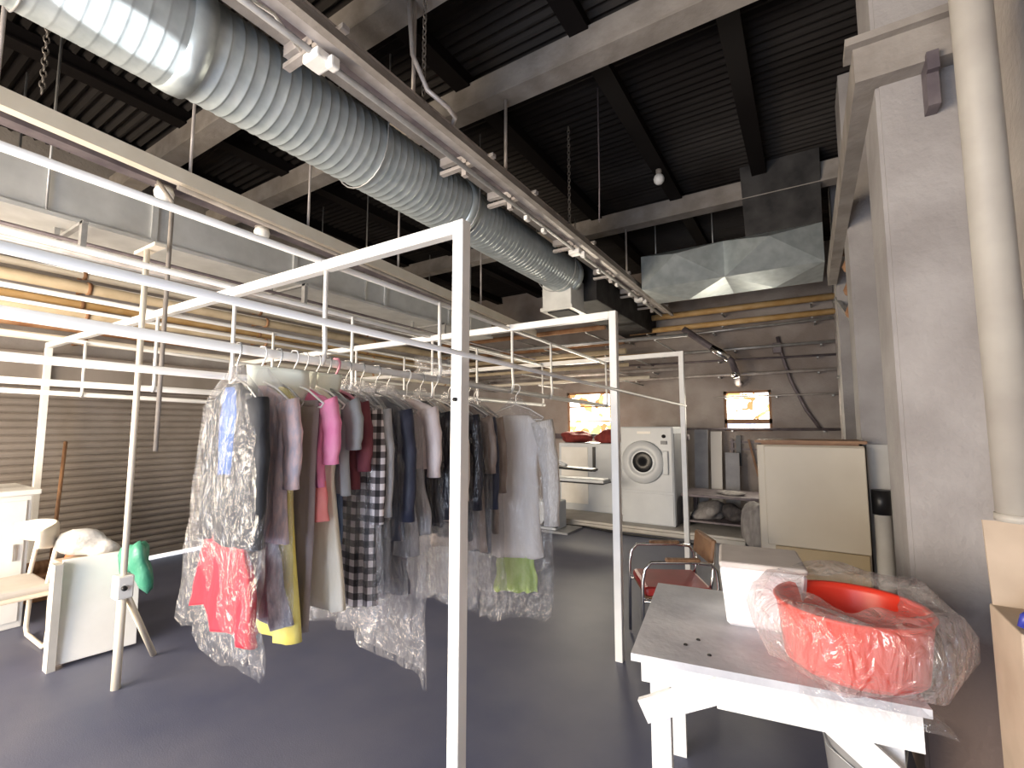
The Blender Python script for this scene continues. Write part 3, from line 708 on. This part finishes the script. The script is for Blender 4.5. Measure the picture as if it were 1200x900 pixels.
put(t, 'plastic_cover', bag_mesh(1.12, .225, .25, .05, 25), M['filmmilky'])
t = place('navy_suit', 1.72, 'navy suit jacket with trousers in a clear bag', 'suit', 6)
hanger(t, H1); top(t, FB['navy'], .72, 26, sl=.55, sr=.06, name='jacket'); put(t, 'trousers', cloth_loft(-.8, .28, TROU, 27, .004), FB['navy'])
put(t, 'plastic_cover', bag_mesh(1.08, .225, .25, .05, 28), M['film'])
t = place('pale_pink_jacket', 1.93, 'short pale pink satin jacket hanging right of the silver gown', 'jacket', -4, .02)
hanger(t, H2); top(t, FB['palepink'], .38, 29, sl=.36, sr=.06, name='jacket'); put(t, 'skirt', cloth_loft(-.5, .36, SKIRT, 30, .012), FB['silver'], 'grey satin skirt below the jacket')
t = place('long_bagged_gown', 1.82, 'silver gown in the longest clear bag, its corner pointing to the floor', 'gown', 8, -.02)
hanger(t, H1); top(t, FB['silver'], .82, 31, DRESS, .0, name='gown'); put(t, 'underskirt', cloth_loft(-.94, .22, [(0, .05, .018), (1, .07, .022)], 32, .006, cx=.1), FB['navy'], 'navy strip below the gown')
put(t, 'plastic_cover', bag_mesh(1.40, .23, .30, .055, 33, slant=-.12), M['filmmilky'])
t = place('quilted_jacket', 2.06, 'shiny black quilted jacket in a clear bag left of the nearest post', 'jacket', -4)
hanger(t, H1); top(t, FB['shiny'], .70, 34, sl=.58, sr=.07, name='jacket', fold=.008)
put(t, 'plastic_cover', bag_mesh(1.16, .235, .26, .055, 35), M['film'])
t = place('beige_shirt', 2.18, 'beige cotton shirt hanging behind the nearest white post', 'shirt', 3)
hanger(t, H2); top(t, FB['beige'], .7, 36, sl=.5)
t = place('black_puffer_coat', 2.32, 'black puffer coat in a clear bag just right of the nearest post', 'coat', -3)
hanger(t, H1); top(t, FB['shiny'], .82, 37, sl=.56, sr=.07, name='coat', fold=.009)
put(t, 'plastic_cover', bag_mesh(1.3, .235, .26, .055, 38), M['film'])
t = place('brown_silk_dress', 2.45, 'brown grey silk dress in a glittering bag right of the puffer coat', 'dress', 5)
hanger(t, H2); top(t, FB['taupesilk'], .92, 39, DRESS, .35, name='dress', fold=.01)
put(t, 'plastic_cover', bag_mesh(1.3, .225, .25, .05, 40), M['film'])
t = place('navy_coat', 2.56, 'navy coat with long sleeves half hidden by the ivory lace dress', 'coat', -5, -.03)
hanger(t, H1); top(t, FB['navy'], .95, 41, sl=.58, sr=.06, name='coat')
t = place('beige_satin_coat', 2.67, 'pale brown satin coat in a clear bag behind the navy coat', 'coat', 4, -.06)
hanger(t, H1); top(t, FB['taupesilk'], .85, 42, sl=.5, name='coat', fold=.01)
put(t, 'plastic_cover', bag_mesh(1.3, .225, .25, .045, 43), M['film'])
t = place('ivory_dress', 2.86, 'ivory dress with lace sleeves, rightmost on the rail, in a clear bag', 'dress', 20, .17)
hanger(t, H2)
top(t, FB['ivory'], .98, 44, [(0, .1, .02), (.03, .13, .024), (.07, .19, .026), (.25, .16, .026), (.4, .15, .028), (.7, .17, .03), (1, .2, .034)], 0, name='dress', z0=-.19)
put(t, 'sleeve', sleeve(1, -.22, .2, .72, .075, 45, .07), FB['lace'], 'ivory lace sleeve'); put(t, 'sleeve', sleeve(-1, -.22, .19, .2, .07, 46, .06), FB['ivory'])
put(t, 'skirt', cloth_loft(-1.16, .24, [(0, .13, .02), (1, .16, .024)], 47, .008), FB['green'], 'lime green skirt at the bottom of the bag')
put(t, 'plastic_cover', bag_mesh(1.52, .25, .26, .06, 48, slant=.02), M['film'])
# bag bunched over the rail
single('plastic_sheet', MB().blob((-1.90, 2.16, 1.845), (.17, .13, .07), 52, .25, True), M['filmmilky'], 'loose clear plastic sheet draped over the rail by the nearest post', 'plastic sheet')
# paper slips pinned to the rail
def paper(x, y, w, h, rz, skew, lb):
    mb = MB(); n = 6
    q = random.Random(int(y * 100))
    vs = []; fs = []
    for i in range(n + 1):
        for j in range(n + 1):
            u, v = j / n, i / n
            vs.append((u * w - w / 2 + skew * v, .012 * math.sin(u * 4 + v * 2 + y), -v * h * (1 + .25 * skew * (u - .5) * 8)))
    m2 = n + 1
    for i in range(n):
        for j in range(n): fs.append((i * m2 + j, i * m2 + j + 1, (i + 1) * m2 + j + 1, (i + 1) * m2 + j))
    mb.add(vs, fs, True)
    o = mb.build('paper_slip', M['paper'], None, O0); o.location = (x, y, HZ - .01); o.rotation_euler = (0, R(3), R(rz))
    md = o.modifiers.new('thick', 'SOLIDIFY'); md.thickness = .001
    o['label'] = lb; o['category'] = 'paper'; o['group'] = 'paper slips on the hanging rail'
paper(-1.9, 1.15, .24, .13, 68, .02, 'large pale paper slip tilted on the rail above the yellow dress')
paper(-1.9, 1.305, .05, .13, 75, 0, 'narrow pale green paper slip in the middle of the three slips')
paper(-1.9, 1.40, .12, .12, 75, 0, 'square pale paper slip nearest the checked shirt')

# ------------------------------------------------------------------ table and what stands on it
TR = 8.5
ct, st_ = math.cos(R(TR)), math.sin(R(TR))
TO = Vector((-.56, 1.66, 0)); TH = .72
def tb(a, b, z): return Vector((TO.x + a * ct - b * st_, TO.y + a * st_ + b * ct, z))
t = thing('work_table', 'white painted wooden table with a worn grey top and slanted brace', 'table', tb(.41, .39, 0))
def tbox(a0, a1, b0, b1, z0, z1):
    vs = [tb(a, b, z) for z in (z0, z1) for a, b in ((a0, b0), (a1, b0), (a1, b1), (a0, b1))]
    return MB().add(vs, [(3, 2, 1, 0), (4, 5, 6, 7), (0, 1, 5, 4), (1, 2, 6, 5), (2, 3, 7, 6), (3, 0, 4, 7)])
part(t, 'tabletop', tbox(0, .82, 0, .80, TH - .025, TH), M['tabletop'], label='worn grey tabletop')
part(t, 'apron', tbox(.03, .79, .03, .055, TH - .10, TH - .025), M['whitewash'])
part(t, 'apron', tbox(.03, .79, .745, .77, TH - .10, TH - .025), M['whitewash'])
part(t, 'apron', tbox(.03, .055, .055, .745, TH - .10, TH - .025), M['whitewash'])
part(t, 'apron', tbox(.765, .79, .055, .745, TH - .10, TH - .025), M['whitewash'])
for a, b in ((.055, .055), (.70, .055), (.055, .68), (.70, .68)):
    part(t, 'leg', tbox(a, a + .065, b, b + .065, 0, TH - .025), M['whitewash'])
part(t, 'brace', MB().bar(tb(.035, .02, TH - .19), tb(.30, .02, TH - .06), .022, .075), M['whitewash'], label='slanted white brace at the front')
part(t, 'brace', MB().bar(tb(.58, .02, TH - .09), tb(.76, .02, TH - .24), .022, .075), M['whitewash'])
part(t, 'front_board', tbox(.27, .80, .008, .030, TH - .125, TH - .02), M['whitewash'])

for a, b in ((.17, .14), (.25, .09), (.21, .2)):
    part(t, 'bolt_head', MB().lathe([(0, 0), (.008, 0), (.006, .004), (0, .005)], tb(a, b, TH), 'z', 8), M['black'])
FR = 8.0
def fb(cx, cy, a, b, z): return (cx + a * math.cos(R(FR)) - b * math.sin(R(FR)), cy + a * math.sin(R(FR)) + b * math.cos(R(FR)), z)
t = thing('foam_box', 'white foam box with a dusty grey lid standing on the table', 'box', (-.2, 2.24, TH), None, FR)
bx = MB().add([(-.13, -.14, .001), (.13, -.14, .001), (.13, .14, .001), (-.13, .14, .001), (-.15, -.155, .225), (.15, -.155, .225), (.15, .155, .225), (-.15, .155, .225)],
              [(3, 2, 1, 0), (4, 5, 6, 7), (0, 1, 5, 4), (1, 2, 6, 5), (2, 3, 7, 6), (3, 0, 4, 7)])
o = bx.build('body', M['foam'], t, O0); o.modifiers.new('b', 'BEVEL').width = .012
put(t, 'lid', MB().box((0, 0, .237), (.305, .315, .024), None, .01), M['foamlid'], 'dusty grey lid')

bc = (.085, 1.97, TH)
t = thing('red_basin', 'red plastic basin standing on the table in a clear bag', 'basin', bc)
prof = [(.0, .012), (.175, .012), (.182, .02), (.202, .18), (.206, .198), (.218, .202), (.223, .196), (.213, .18), (.194, .01), (.18, .0), (0, 0)]
put(t, 'bowl', MB().lathe(prof, O0, 'z', 40), M['redbasin'])
q = random.Random(3); rings = []
for i, (r_, h) in enumerate([(.20, .0), (.25, .02), (.285, .09), (.29, .16), (.272, .215), (.235, .245), (.19, .225), (.13, .235)]):
    rg = []
    for j in range(48):
        a = 2 * PI * j / 48
        k = 1 + .035 * math.sin(a * 7 + i * .8) + .025 * math.sin(a * 13 - i * 1.4) + q.uniform(-.012, .012)
        rg.append(Vector((r_ * k * math.cos(a) * 1.02, r_ * k * math.sin(a), h + .012 * math.sin(a * 5 + i) * (1 if i else 0) + (.02 * math.sin(a) if i > 4 else 0))))
    rings.append(rg)
put(t, 'plastic_cover', MB().loft(rings, False), M['filmthick'])
q = random.Random(9); pv = []; pf = []; n = 10
for i in range(n + 1):
    for j in range(n + 1):
        a = .50 + .36 * j / n; b = -.03 + .2 * i / n
        z = TH + .006 + .010 * abs(math.sin(i * 1.9 + j * 1.3)) + q.uniform(0, .008)
        over = 0
        if i < 2: over = (2 - i) * .03
        if j > n - 2: over = max(over, (j - n + 2) * .03)
        pv.append(tb(a, b - (.012 if i < 2 else 0), z - over))
for i in range(n):
    for j in range(n): pf.append((i * (n + 1) + j, i * (n + 1) + j + 1, (i + 1) * (n + 1) + j + 1, (i + 1) * (n + 1) + j))
single('plastic_offcut', MB().add(pv, pf, True), M['filmmilky'], 'crumpled clear plastic lying over the table corner under the red basin', 'plastic sheet')
t = thing('white_bucket', 'white bucket on the floor underneath the work table', 'bucket', (.12, 2.42, 0))
put(t, 'pail', MB().lathe([(0, .0), (.11, 0), (.14, .33), (.146, .33), (.146, .345), (.134, .345), (.105, .012), (0, .012)], O0, 'z', 28), M['bucket'])
put(t, 'bail', MB().tube([(-.145, 0, .31), (-.12, -.09, .25), (0, -.15, .20), (.12, -.09, .25), (.145, 0, .31)], .004, 6), M['steel'])

# ------------------------------------------------------------------ red chair behind the table
t = thing('red_chair', 'chrome tube armchair with a red vinyl seat behind the table', 'chair', (-.86, 3.42, 0), None, -62)
put(t, 'seat', MB().box((0, 0, .43), (.44, .44, .06), None, .025), M['redseat'])
put(t, 'seat_board', MB().box((0, 0, .392), (.42, .42, .016), None, .004), M['wood'])
put(t, 'backrest', MB().box((0, .235, .68), (.36, .04, .16), (-8, 0, 0), .018), M['wood'], 'brown padded backrest')
for s_ in (-1, 1):
    x = s_ * .24
    put(t, 'arm_frame', MB().tube([(x, -.24, .012), (x, -.235, .5), (x, -.22, .58), (x, -.18, .625), (x, .1, .63), (x, .2, .62), (x, .23, .58), (x, .24, .5), (x, .25, .012)], .011, 10), M['chrome'])
    put(t, 'armrest', MB().box((x, .02, .645), (.045, .22, .022), None, .01), M['wood'])
    put(t, 'back_upright', MB().tube([(s_ * .17, .2, .40), (s_ * .17, .225, .5), (s_ * .17, .25, .74)], .01, 8), M['chrome'])
put(t, 'stretcher', MB().tube([(-.24, 0.2, .385), (.24, .2, .385)], .009, 8).tube([(-.24, -.2, .385), (.24, -.2, .385)], .009, 8).tube([(-.24, -.238, .38), (-.24, .245, .38)], .008, 8).tube([(.24, -.238, .38), (.24, .245, .38)], .008, 8), M['chrome'])

# ------------------------------------------------------------------ cream cabinet and neighbours on the right
t = thing('cream_cabinet', 'large yellowed cream cabinet with a loose brown top behind the table', 'cabinet', (.0, 4.5, 0))
part(t, 'carcass', MB().b2((-.36, 4.22, .02), (.33, 4.75, 1.36), .008), M['beige'])
part(t, 'front_panel', MB().b2((-.31, 4.195, .6), (.33, 4.222, 1.35), .006), M['beige'])
part(t, 'lower_panel', MB().b2((-.26, 4.2, .05), (.32, 4.221, .595), .006), M['beigelow'], label='darker tan lower panel')  # lower front in a darker tan than the rest
part(t, 'top_board', MB().b2((-.37, 4.19, 1.375), (.345, 4.77, 1.395)).b2((-.33, 4.25, 1.355), (.3, 4.7, 1.376)), M['wood'], label='loose brown top board')
t = thing('cardboard_roll', 'upright grey roll leaning in the gap right of the cream cabinet', 'roll', (.43, 4.3, 0))
part(t, 'tube', MB().lathe([(0, 0), (.05, 0), (.05, 1.0), (.03, 1.0), (.03, .98), (0, .98)], (.41, 4.28, .0), 'z', 20), M['greyboard'])
part(t, 'end_wrap', MB().lathe([(.05, .88), (.056, .88), (.056, 1.05), (.05, 1.05)], (.41, 4.28, 0), 'z', 20), M['black'], label='black wrapped upper end')
single('tall_board', MB().b2((.35, 4.36, 0), (.58, 4.39, 1.37)).b2((.35, 4.355, 1.3), (.58, 4.36, 1.37)), M['greyboard'], 'grey board standing upright behind the roll by the right wall', 'board')

# ------------------------------------------------------------------ machines at the back
PZ = .08
t = thing('tumble_dryer', 'tall pale industrial tumble dryer with a round porthole door', 'dryer', (-2.05, 7.3, PZ))
x0, x1, y0, y1 = -2.44, -1.66, 6.98, 7.85
part(t, 'body', MB().b2((x0, y0, PZ), (x1, y1, 1.50), .015), M['appliance'])
part(t, 'side_panel', MB().b2((x1, y0 + .03, PZ + .02), (x1 + .008, y1 - .03, 1.40)), M['appdark'], label='side panel with shade put into its grey')  # darker enamel carries the side's shade in its colour
part(t, 'upper_panel', MB().b2((x0 + .02, y0 - .012, .56), (x1 - .02, y0, 1.48), .006), M['appliance'])
part(t, 'lower_panel', MB().b2((x0 + .02, y0 - .012, PZ + .02), (x1 - .02, y0, .53), .006), M['appliance'])
part(t, 'badge', MB().b2((-2.18, y0 - .018, 1.395), (-1.98, y0 - .011, 1.43)), M['white'])
dc = (-2.1, y0 - .012, .98)
dd = part(t, 'door', MB().lathe([(.17, 0), (.30, 0), (.315, -.02), (.30, -.05), (.22, -.065), (.18, -.06), (.17, -.03)], dc, 'y', 44), M['appliance'])
sub(dd, 'porthole', MB().lathe([(0, -.035), (.10, -.035), (.15, -.03), (.178, -.02), (.178, -.01), (0, -.01)], dc, 'y', 36), M['glassdark'], t.location)
sub(dd, 'hinge', MB().box((dc[0] + .33, y0 - .03, .98), (.08, .04, .34), None, .012), M['appliance'], t.location)
part(t, 'control_knob', MB().lathe([(0, -.03), (.025, -.03), (.028, 0), (0, 0)], (-1.79, y0 - .01, 1.36), 'y', 16), M['black'])
part(t, 'coin_box', MB().box((-1.79, y0 - .02, 1.27), (.09, .03, .05), None, .005), M['appdark'])
t = thing('press_cabinet', 'white cabinet machine with a dark upright handle left of the dryer', 'machine', (-3.2, 7.75, PZ))
part(t, 'body', MB().b2((-3.75, 7.5, PZ), (-2.60, 8.1, 1.22), .015), M['appliance'])
part(t, 'front_panel', MB().b2((-3.7, 7.488, .2), (-3.2, 7.5, 1.15), .004), M['white'])
part(t, 'front_panel', MB().b2((-3.16, 7.488, .2), (-2.64, 7.5, 1.15), .004), M['appliance'])
part(t, 'handle', MB().b2((-3.10, 7.45, .75), (-3.06, 7.488, 1.16)), M['black'])
single('red_bundle', MB().blob((-3.48, 7.72, 1.31), (.26, .18, .12), 61, .25), M['redcloth'], 'dark red cloth bundle on the white machine below the left window, larger one', 'cloth', 'red cloth on the white machine')
single('red_bundle', MB().blob((-2.93, 7.72, 1.31), (.2, .16, .12), 62, .25), M['redcloth'], 'dark red cloth bundle on the white machine beside the dryer, smaller one', 'cloth', 'red cloth on the white machine')
t = thing('ironing_press', 'utility steam press with two flat dark edged boards near the back plinth', 'ironing press', (-3.05, 6.3, 0))
part(t, 'stand', MB().b2((-3.42, 6.12, 0), (-3.12, 6.48, .42), .02).b2((-3.36, 6.2, .42), (-3.18, 6.4, .72), .02), M['appliance'])
part(t, 'foot_tray', MB().b2((-3.45, 6.05, .0), (-2.9, 6.55, .03)), M['appdark'])
part(t, 'lower_buck', MB().box((-2.9, 6.3, .745), (1.0, .3, .05), None, .024), M['appliance'])
part(t, 'lower_pad', MB().box((-2.88, 6.3, .718), (.95, .32, .02), None, .009), M['black'], label='black pad edge under the lower board')
part(t, 'upper_head', MB().box((-2.95, 6.32, .90), (.72, .24, .035), (0, 2, 0), .016), M['black'], label='dark upper pressing head')
part(t, 'head_arm', MB().tube([(-3.27, 6.45, .6), (-3.3, 6.47, .95), (-3.2, 6.4, .98), (-3.05, 6.34, .93)], .025, 10), M['appliance'])
part(t, 'pedal', MB().box((-3.2, 6.02, .10), (.3, .06, .02)).tube([(-3.3, 6.04, .10), (-3.3, 6.15, .16)], .012, 6), M['black'])
single('floor_hose', MB().tube([(-3.9, 6.6, .012), (-3.4, 6.58, .012), (-2.9, 6.66, .012), (-2.3, 6.5, .012), (-1.7, 6.52, .012), (-1.1, 6.38, .012)], .014, 8), M['black'], 'black hose lying on the floor along the plinth', 'hose')

# low bench with clutter to the right of the dryer
t = thing('low_bench', 'dark low bench along the back wall right of the dryer', 'bench', (-.9, 7.6, 0))
part(t, 'bench_top', MB().b2((-1.62, 7.15, .50), (-.15, 7.9, .54), .006), M['raildark'])
for x in (-1.58, -.25):
    for y in (7.2, 7.8): part(t, 'leg', MB().b2((x, y, PZ if x < -.8 else 0), (x + .06, y + .06, .5)), M['raildark'])
part(t, 'shelf', MB().b2((-1.58, 7.2, .14), (-.2, 7.85, .165)), M['raildark'])
for i, (x, w, z1, m, lb) in enumerate(((-1.5, .2, 1.46, 'sheet', 'pale grey board leaning behind the bench, nearest the dryer'), (-1.27, .16, 1.43, 'bucket', 'narrow whitish board leaning behind the bench between two grey ones'), (-1.04, .2, 1.1, 'sheet', 'short pale grey board leaning behind the bench, rightmost'))):
    single('leaning_board', MB().box((x, 8.12 - .02 * i, (z1 + PZ) / 2), (w, .02, z1 - PZ - .01), (-6, 0, 0)), M[m], lb, 'board', 'boards leaning behind the bench')
t = thing('tool_rack', 'dark wall rack of bars with a hanging tool above the bench', 'rack', (-.8, 8.3, .9))
part(t, 'bar', MB().b2((-1.1, 8.34, 1.24), (-.1, 8.36, 1.27)), M['raildark']); part(t, 'bar', MB().b2((-1.1, 8.34, 1.13), (-.1, 8.36, 1.155)), M['raildark'])
for x in (-1.08, -.14): part(t, 'support', MB().b2((x, 8.35, 1.05), (x + .03, YB, 1.3)), M['raildark'])
part(t, 'hanging_tool', MB().b2((-1.0, 8.30, .88), (-.93, 8.345, 1.36)), M['black'])
part(t, 'hanging_tool', MB().bar((-.82, 8.32, 1.3), (-.70, 8.32, .72), .03, .03), M['wood'])
single('laundry_bundle', MB().blob((-1.3, 7.5, .26), (.22, .2, .13), 71, .25), M['greycloth'], 'grey bundle of laundry on the bench shelf next to the dryer', 'laundry bundle', 'bundles under the bench')
single('laundry_bundle', MB().blob((-.95, 7.45, .255), (.17, .18, .12), 72, .25), M['darkcloth'], 'dark bundle of laundry in the middle of the bench shelf', 'laundry bundle', 'bundles under the bench')
single('laundry_bundle', MB().blob((-.62, 7.45, .26), (.16, .17, .13), 73, .25), M['greycloth'], 'pale bundle of laundry at the right of the bench shelf', 'laundry bundle', 'bundles under the bench')
single('bench_rag', MB().blob((-.98, 7.4, .56), (.18, .12, .03), 74, .2), M['greycloth'], 'flat pale rag lying on top of the low bench', 'rag')
single('refuse_sack', MB().blob((-.62, 6.85, .22), (.17, .17, .31), 75, .12), M['greycloth'], 'pale full sack standing before the bench left of the cream cabinet', 'sack')

# ------------------------------------------------------------------ left clutter
t = thing('prop_stand', 'pale telescopic prop stand with a clamp and splayed foot, left of the bagged jacket', 'stand', (-3.44, 1.19, 0))
sx, sy_ = -3.44, 1.19
part(t, 'lower_tube', MB().tube([(sx, sy_, 0), (sx, sy_, .62)], .024, 10), M['cream'])
part(t, 'pole', MB().tube([(sx, sy_, .6), (sx, sy_, 2.6)], .017, 10), M['cream'])
part(t, 'clamp', MB().box((sx, sy_, .57), (.085, .085, .13), None, .01), M['white'])
part(t, 'clamp_bolt', MB().lathe([(0, 0), (.014, 0), (.014, .02), (0, .02)], (sx + .04, sy_ - .01, .57), 'x', 10), M['black'])
part(t, 'foot_strut', MB().tube([(sx, sy_ + .02, .52), (sx - .28, sy_ + .29, .01)], .018, 8), M['cream'])
part(t, 'top_plate', MB().box((sx - .02, sy_ + .02, 2.61), (.30, .06, .02)), M['cream'])
single('drop_tube', MB().tube([(sx + .02, sy_ + .11, 1.35), (sx + .02, sy_ + .11, 2.95), (-3.66, sy_ + .11, 3.16)], .014, 8), M['beam'], 'thin white tube hanging beside the prop stand', 'tube')
t = thing('board_crate', 'cardboard crate with a tall plain white front board, left on the floor', 'crate', (-4.2, 1.28, 0))
part(t, 'front_board', MB().box((-4.035, 1.28, .335), (.03, .40, .63), (0, -4, -8), .004), M['white'], label='plain white front board')
part(t, 'crate_body', MB().b2((-4.40, 1.12, .0), (-4.07, 1.46, .60), .004), M['card'])
part(t, 'edge_post', MB().b2((-4.08, 1.03, 0), (-4.0, 1.07, .64)), M['greyboard'])
single('white_bag', MB().blob((-4.30, 1.34, .67), (.17, .13, .10), 81, .5), M['bagwhite'], 'crumpled whitish plastic bag on top of the cardboard crate', 'bag')
single('green_bag', MB().blob((-3.90, 1.42, .58), (.11, .08, .15), 82, .5, False), M['baggreen'], 'dark green plastic bag hanging over the white board beside the prop stand', 'bag')
t = thing('cream_chair', 'cream chair with curved backrest and bent tube frame at the left edge', 'chair', (-4.6, 1.0, 0))
cx, cyy = -4.62, .90
band = []
for k in range(13):
    a = -1.15 + 2.3 * k / 12
    c = Vector((cx + .29 * math.sin(a), cyy + .02 + .25 * math.cos(a), .75)); nrm = Vector((math.sin(a), math.cos(a), 0)); hz = .085 * (1 - .35 * abs(a / 1.15) ** 3)
    band.append([c + nrm * .018 * math.cos(b) + Vector((0, 0, hz)) * (abs(math.sin(b)) ** .6 * (1 if math.sin(b) > 0 else -1)) for b in [2 * PI * q_ / 14 for q_ in range(14)]])
part(t, 'backrest', MB().loft(band), M['cream'])
part(t, 'seat', MB().box((cx, cyy, .42), (.48, .46, .05), None, .02), M['greyboard'])
part(t, 'seat_rim', MB().box((cx, cyy, .385), (.50, .48, .03), None, .012), M['cream'])
for s_ in (-1, 1):
    y = cyy + s_ * .22
    part(t, 'sled_frame', MB().tube([(cx - .2, y, .36), (cx - .24, y, .06), (cx - .2, y, .016), (cx + .16, y, .016), (cx + .22, y, .05), (cx + .24, y, .15), (cx + .22, y, .37)], .015, 10), M['cream'])
part(t, 'back_upright', MB().tube([(cx - .2, cyy + .2, .4), (cx - .2, cyy + .24, .72)], .014, 8), M['cream'])
part(t, 'back_upright', MB().tube([(cx + .2, cyy + .2, .4), (cx + .2, cyy + .24, .72)], .014, 8), M['cream'])
single('orange_cap', MB().blob((-4.58, 1.32, .52), (.1, .09, .075), 83, .15), M['orange'], 'orange red cap lying behind the cream chair', 'cap')
single('storage_tub', MB().b2((-4.95, 1.28, 0), (-4.5, 1.6, .46), .02).b2((-4.97, 1.26, .44), (-4.48, 1.62, .465), .01), M['appdark'], 'dark storage tub between the cream chair and the crate', 'tub')
t = thing('white_cupboard', 'white cupboard with overhanging lid at the far left edge', 'cupboard', (-5.2, 1.1, 0))
part(t, 'carcass', MB().b2((-5.75, .75, .0), (-5.1, 1.15, .98), .008), M['white'])
part(t, 'lid', MB().b2((-5.78, .72, .98), (-5.06, 1.19, 1.02), .008), M['white'])
part(t, 'door', MB().b2((-5.1, .78, .05), (-5.085, 1.12, .94), .004), M['white'])
part(t, 'door_handle', MB().b2((-5.085, 1.06, .5), (-5.065, 1.075, .62)), M['steel'])
single('white_tin', MB().lathe([(0, 0), (.06, 0), (.06, .09), (.065, .09), (.065, .11), (0, .11)], (-5.4, .92, 1.02), 'z', 20), M['bucket'], 'round white tin on the white cupboard', 'tin')
t = thing('broom', 'wooden handled broom leaning on the shutter left of the crate', 'broom', (-5.9, 1.5, 0))
part(t, 'handle', MB().tube([(-5.75, 1.45, .32), (-6.22, 1.6, 1.35)], .016, 8), M['wood'])
part(t, 'brush_head', MB().box((-5.74, 1.45, .27), (.1, .34, .10), (0, 20, 0), .02), M['wood'])
part(t, 'bristles', MB().box((-5.70, 1.45, .11), (.08, .32, .24), (0, 12, 0), .01), M['rust'])

# ------------------------------------------------------------------ light
w = bpy.data.worlds.new('sky'); sc.world = w; w.use_nodes = True
bg = w.node_tree.nodes['Background']; bg.inputs[0].default_value = (.80, .88, 1, 1); bg.inputs[1].default_value = .8
def area(nm, loc, size, power, col, aim):
    l = bpy.data.lights.new(nm, 'AREA'); l.shape = 'RECTANGLE'; l.size, l.size_y = size; l.energy = power; l.color = col
    o = bpy.data.objects.new(nm, l); COL.objects.link(o); o.location = loc
    o.rotation_euler = (Vector(aim) - Vector(loc)).to_track_quat('-Z', 'Y').to_euler(); return o
area('doorway_daylight', (-1.2, -2.5, 1.0), (1.7, 1.7), 92, (.78, .86, 1), (-1.5, 3, .6))
area('doorway_sunlight', (-4.0, -2.5, 1.45), (3.2, 2.1), 370, (1, .83, .62), (-4.0, 2, 1.3))
area('window_daylight', (-3.55, 8.3, 1.75), (.85, .8), 40, (1, .9, .72), (-3.3, 3, .5))
area('window_daylight', (-.82, 8.3, 1.8), (.62, .5), 16, (1, .9, .72), (-.9, 3, .5))
sp = bpy.data.lights.new('duct_highlight_spot', 'SPOT'); sp.energy = 1500; sp.spot_size = R(4.2); sp.spot_blend = .2; sp.shadow_soft_size = .01  # added spot with no known source, makes the bright patch on the duct
so = bpy.data.objects.new('duct_highlight_spot', sp); COL.objects.link(so); so.location = (-1.9, -1.7, 2.62)
so.rotation_euler = (Vector((-2.38, .66, 3.19)) - Vector(so.location)).to_track_quat('-Z', 'Y').to_euler()

su = bpy.data.lights.new('outdoor_sun', 'SUN'); su.energy = 9; su.angle = R(1); su.color = (1, .95, .88)
uo = bpy.data.objects.new('outdoor_sun', su); COL.objects.link(uo); uo.location = (-12, 4, 9)
uo.rotation_euler = Vector((.72, -.12, -.7)).to_track_quat('-Z', 'Y').to_euler()
sc.cycles.transparent_max_bounces = 28
sc.cycles.max_bounces = 6
sc.cycles.use_denoising = True
vs = sc.view_settings
vs.view_transform = 'Standard'; vs.look = 'None'; vs.gamma = 1; vs.use_curve_mapping = False
vs.exposure = .6
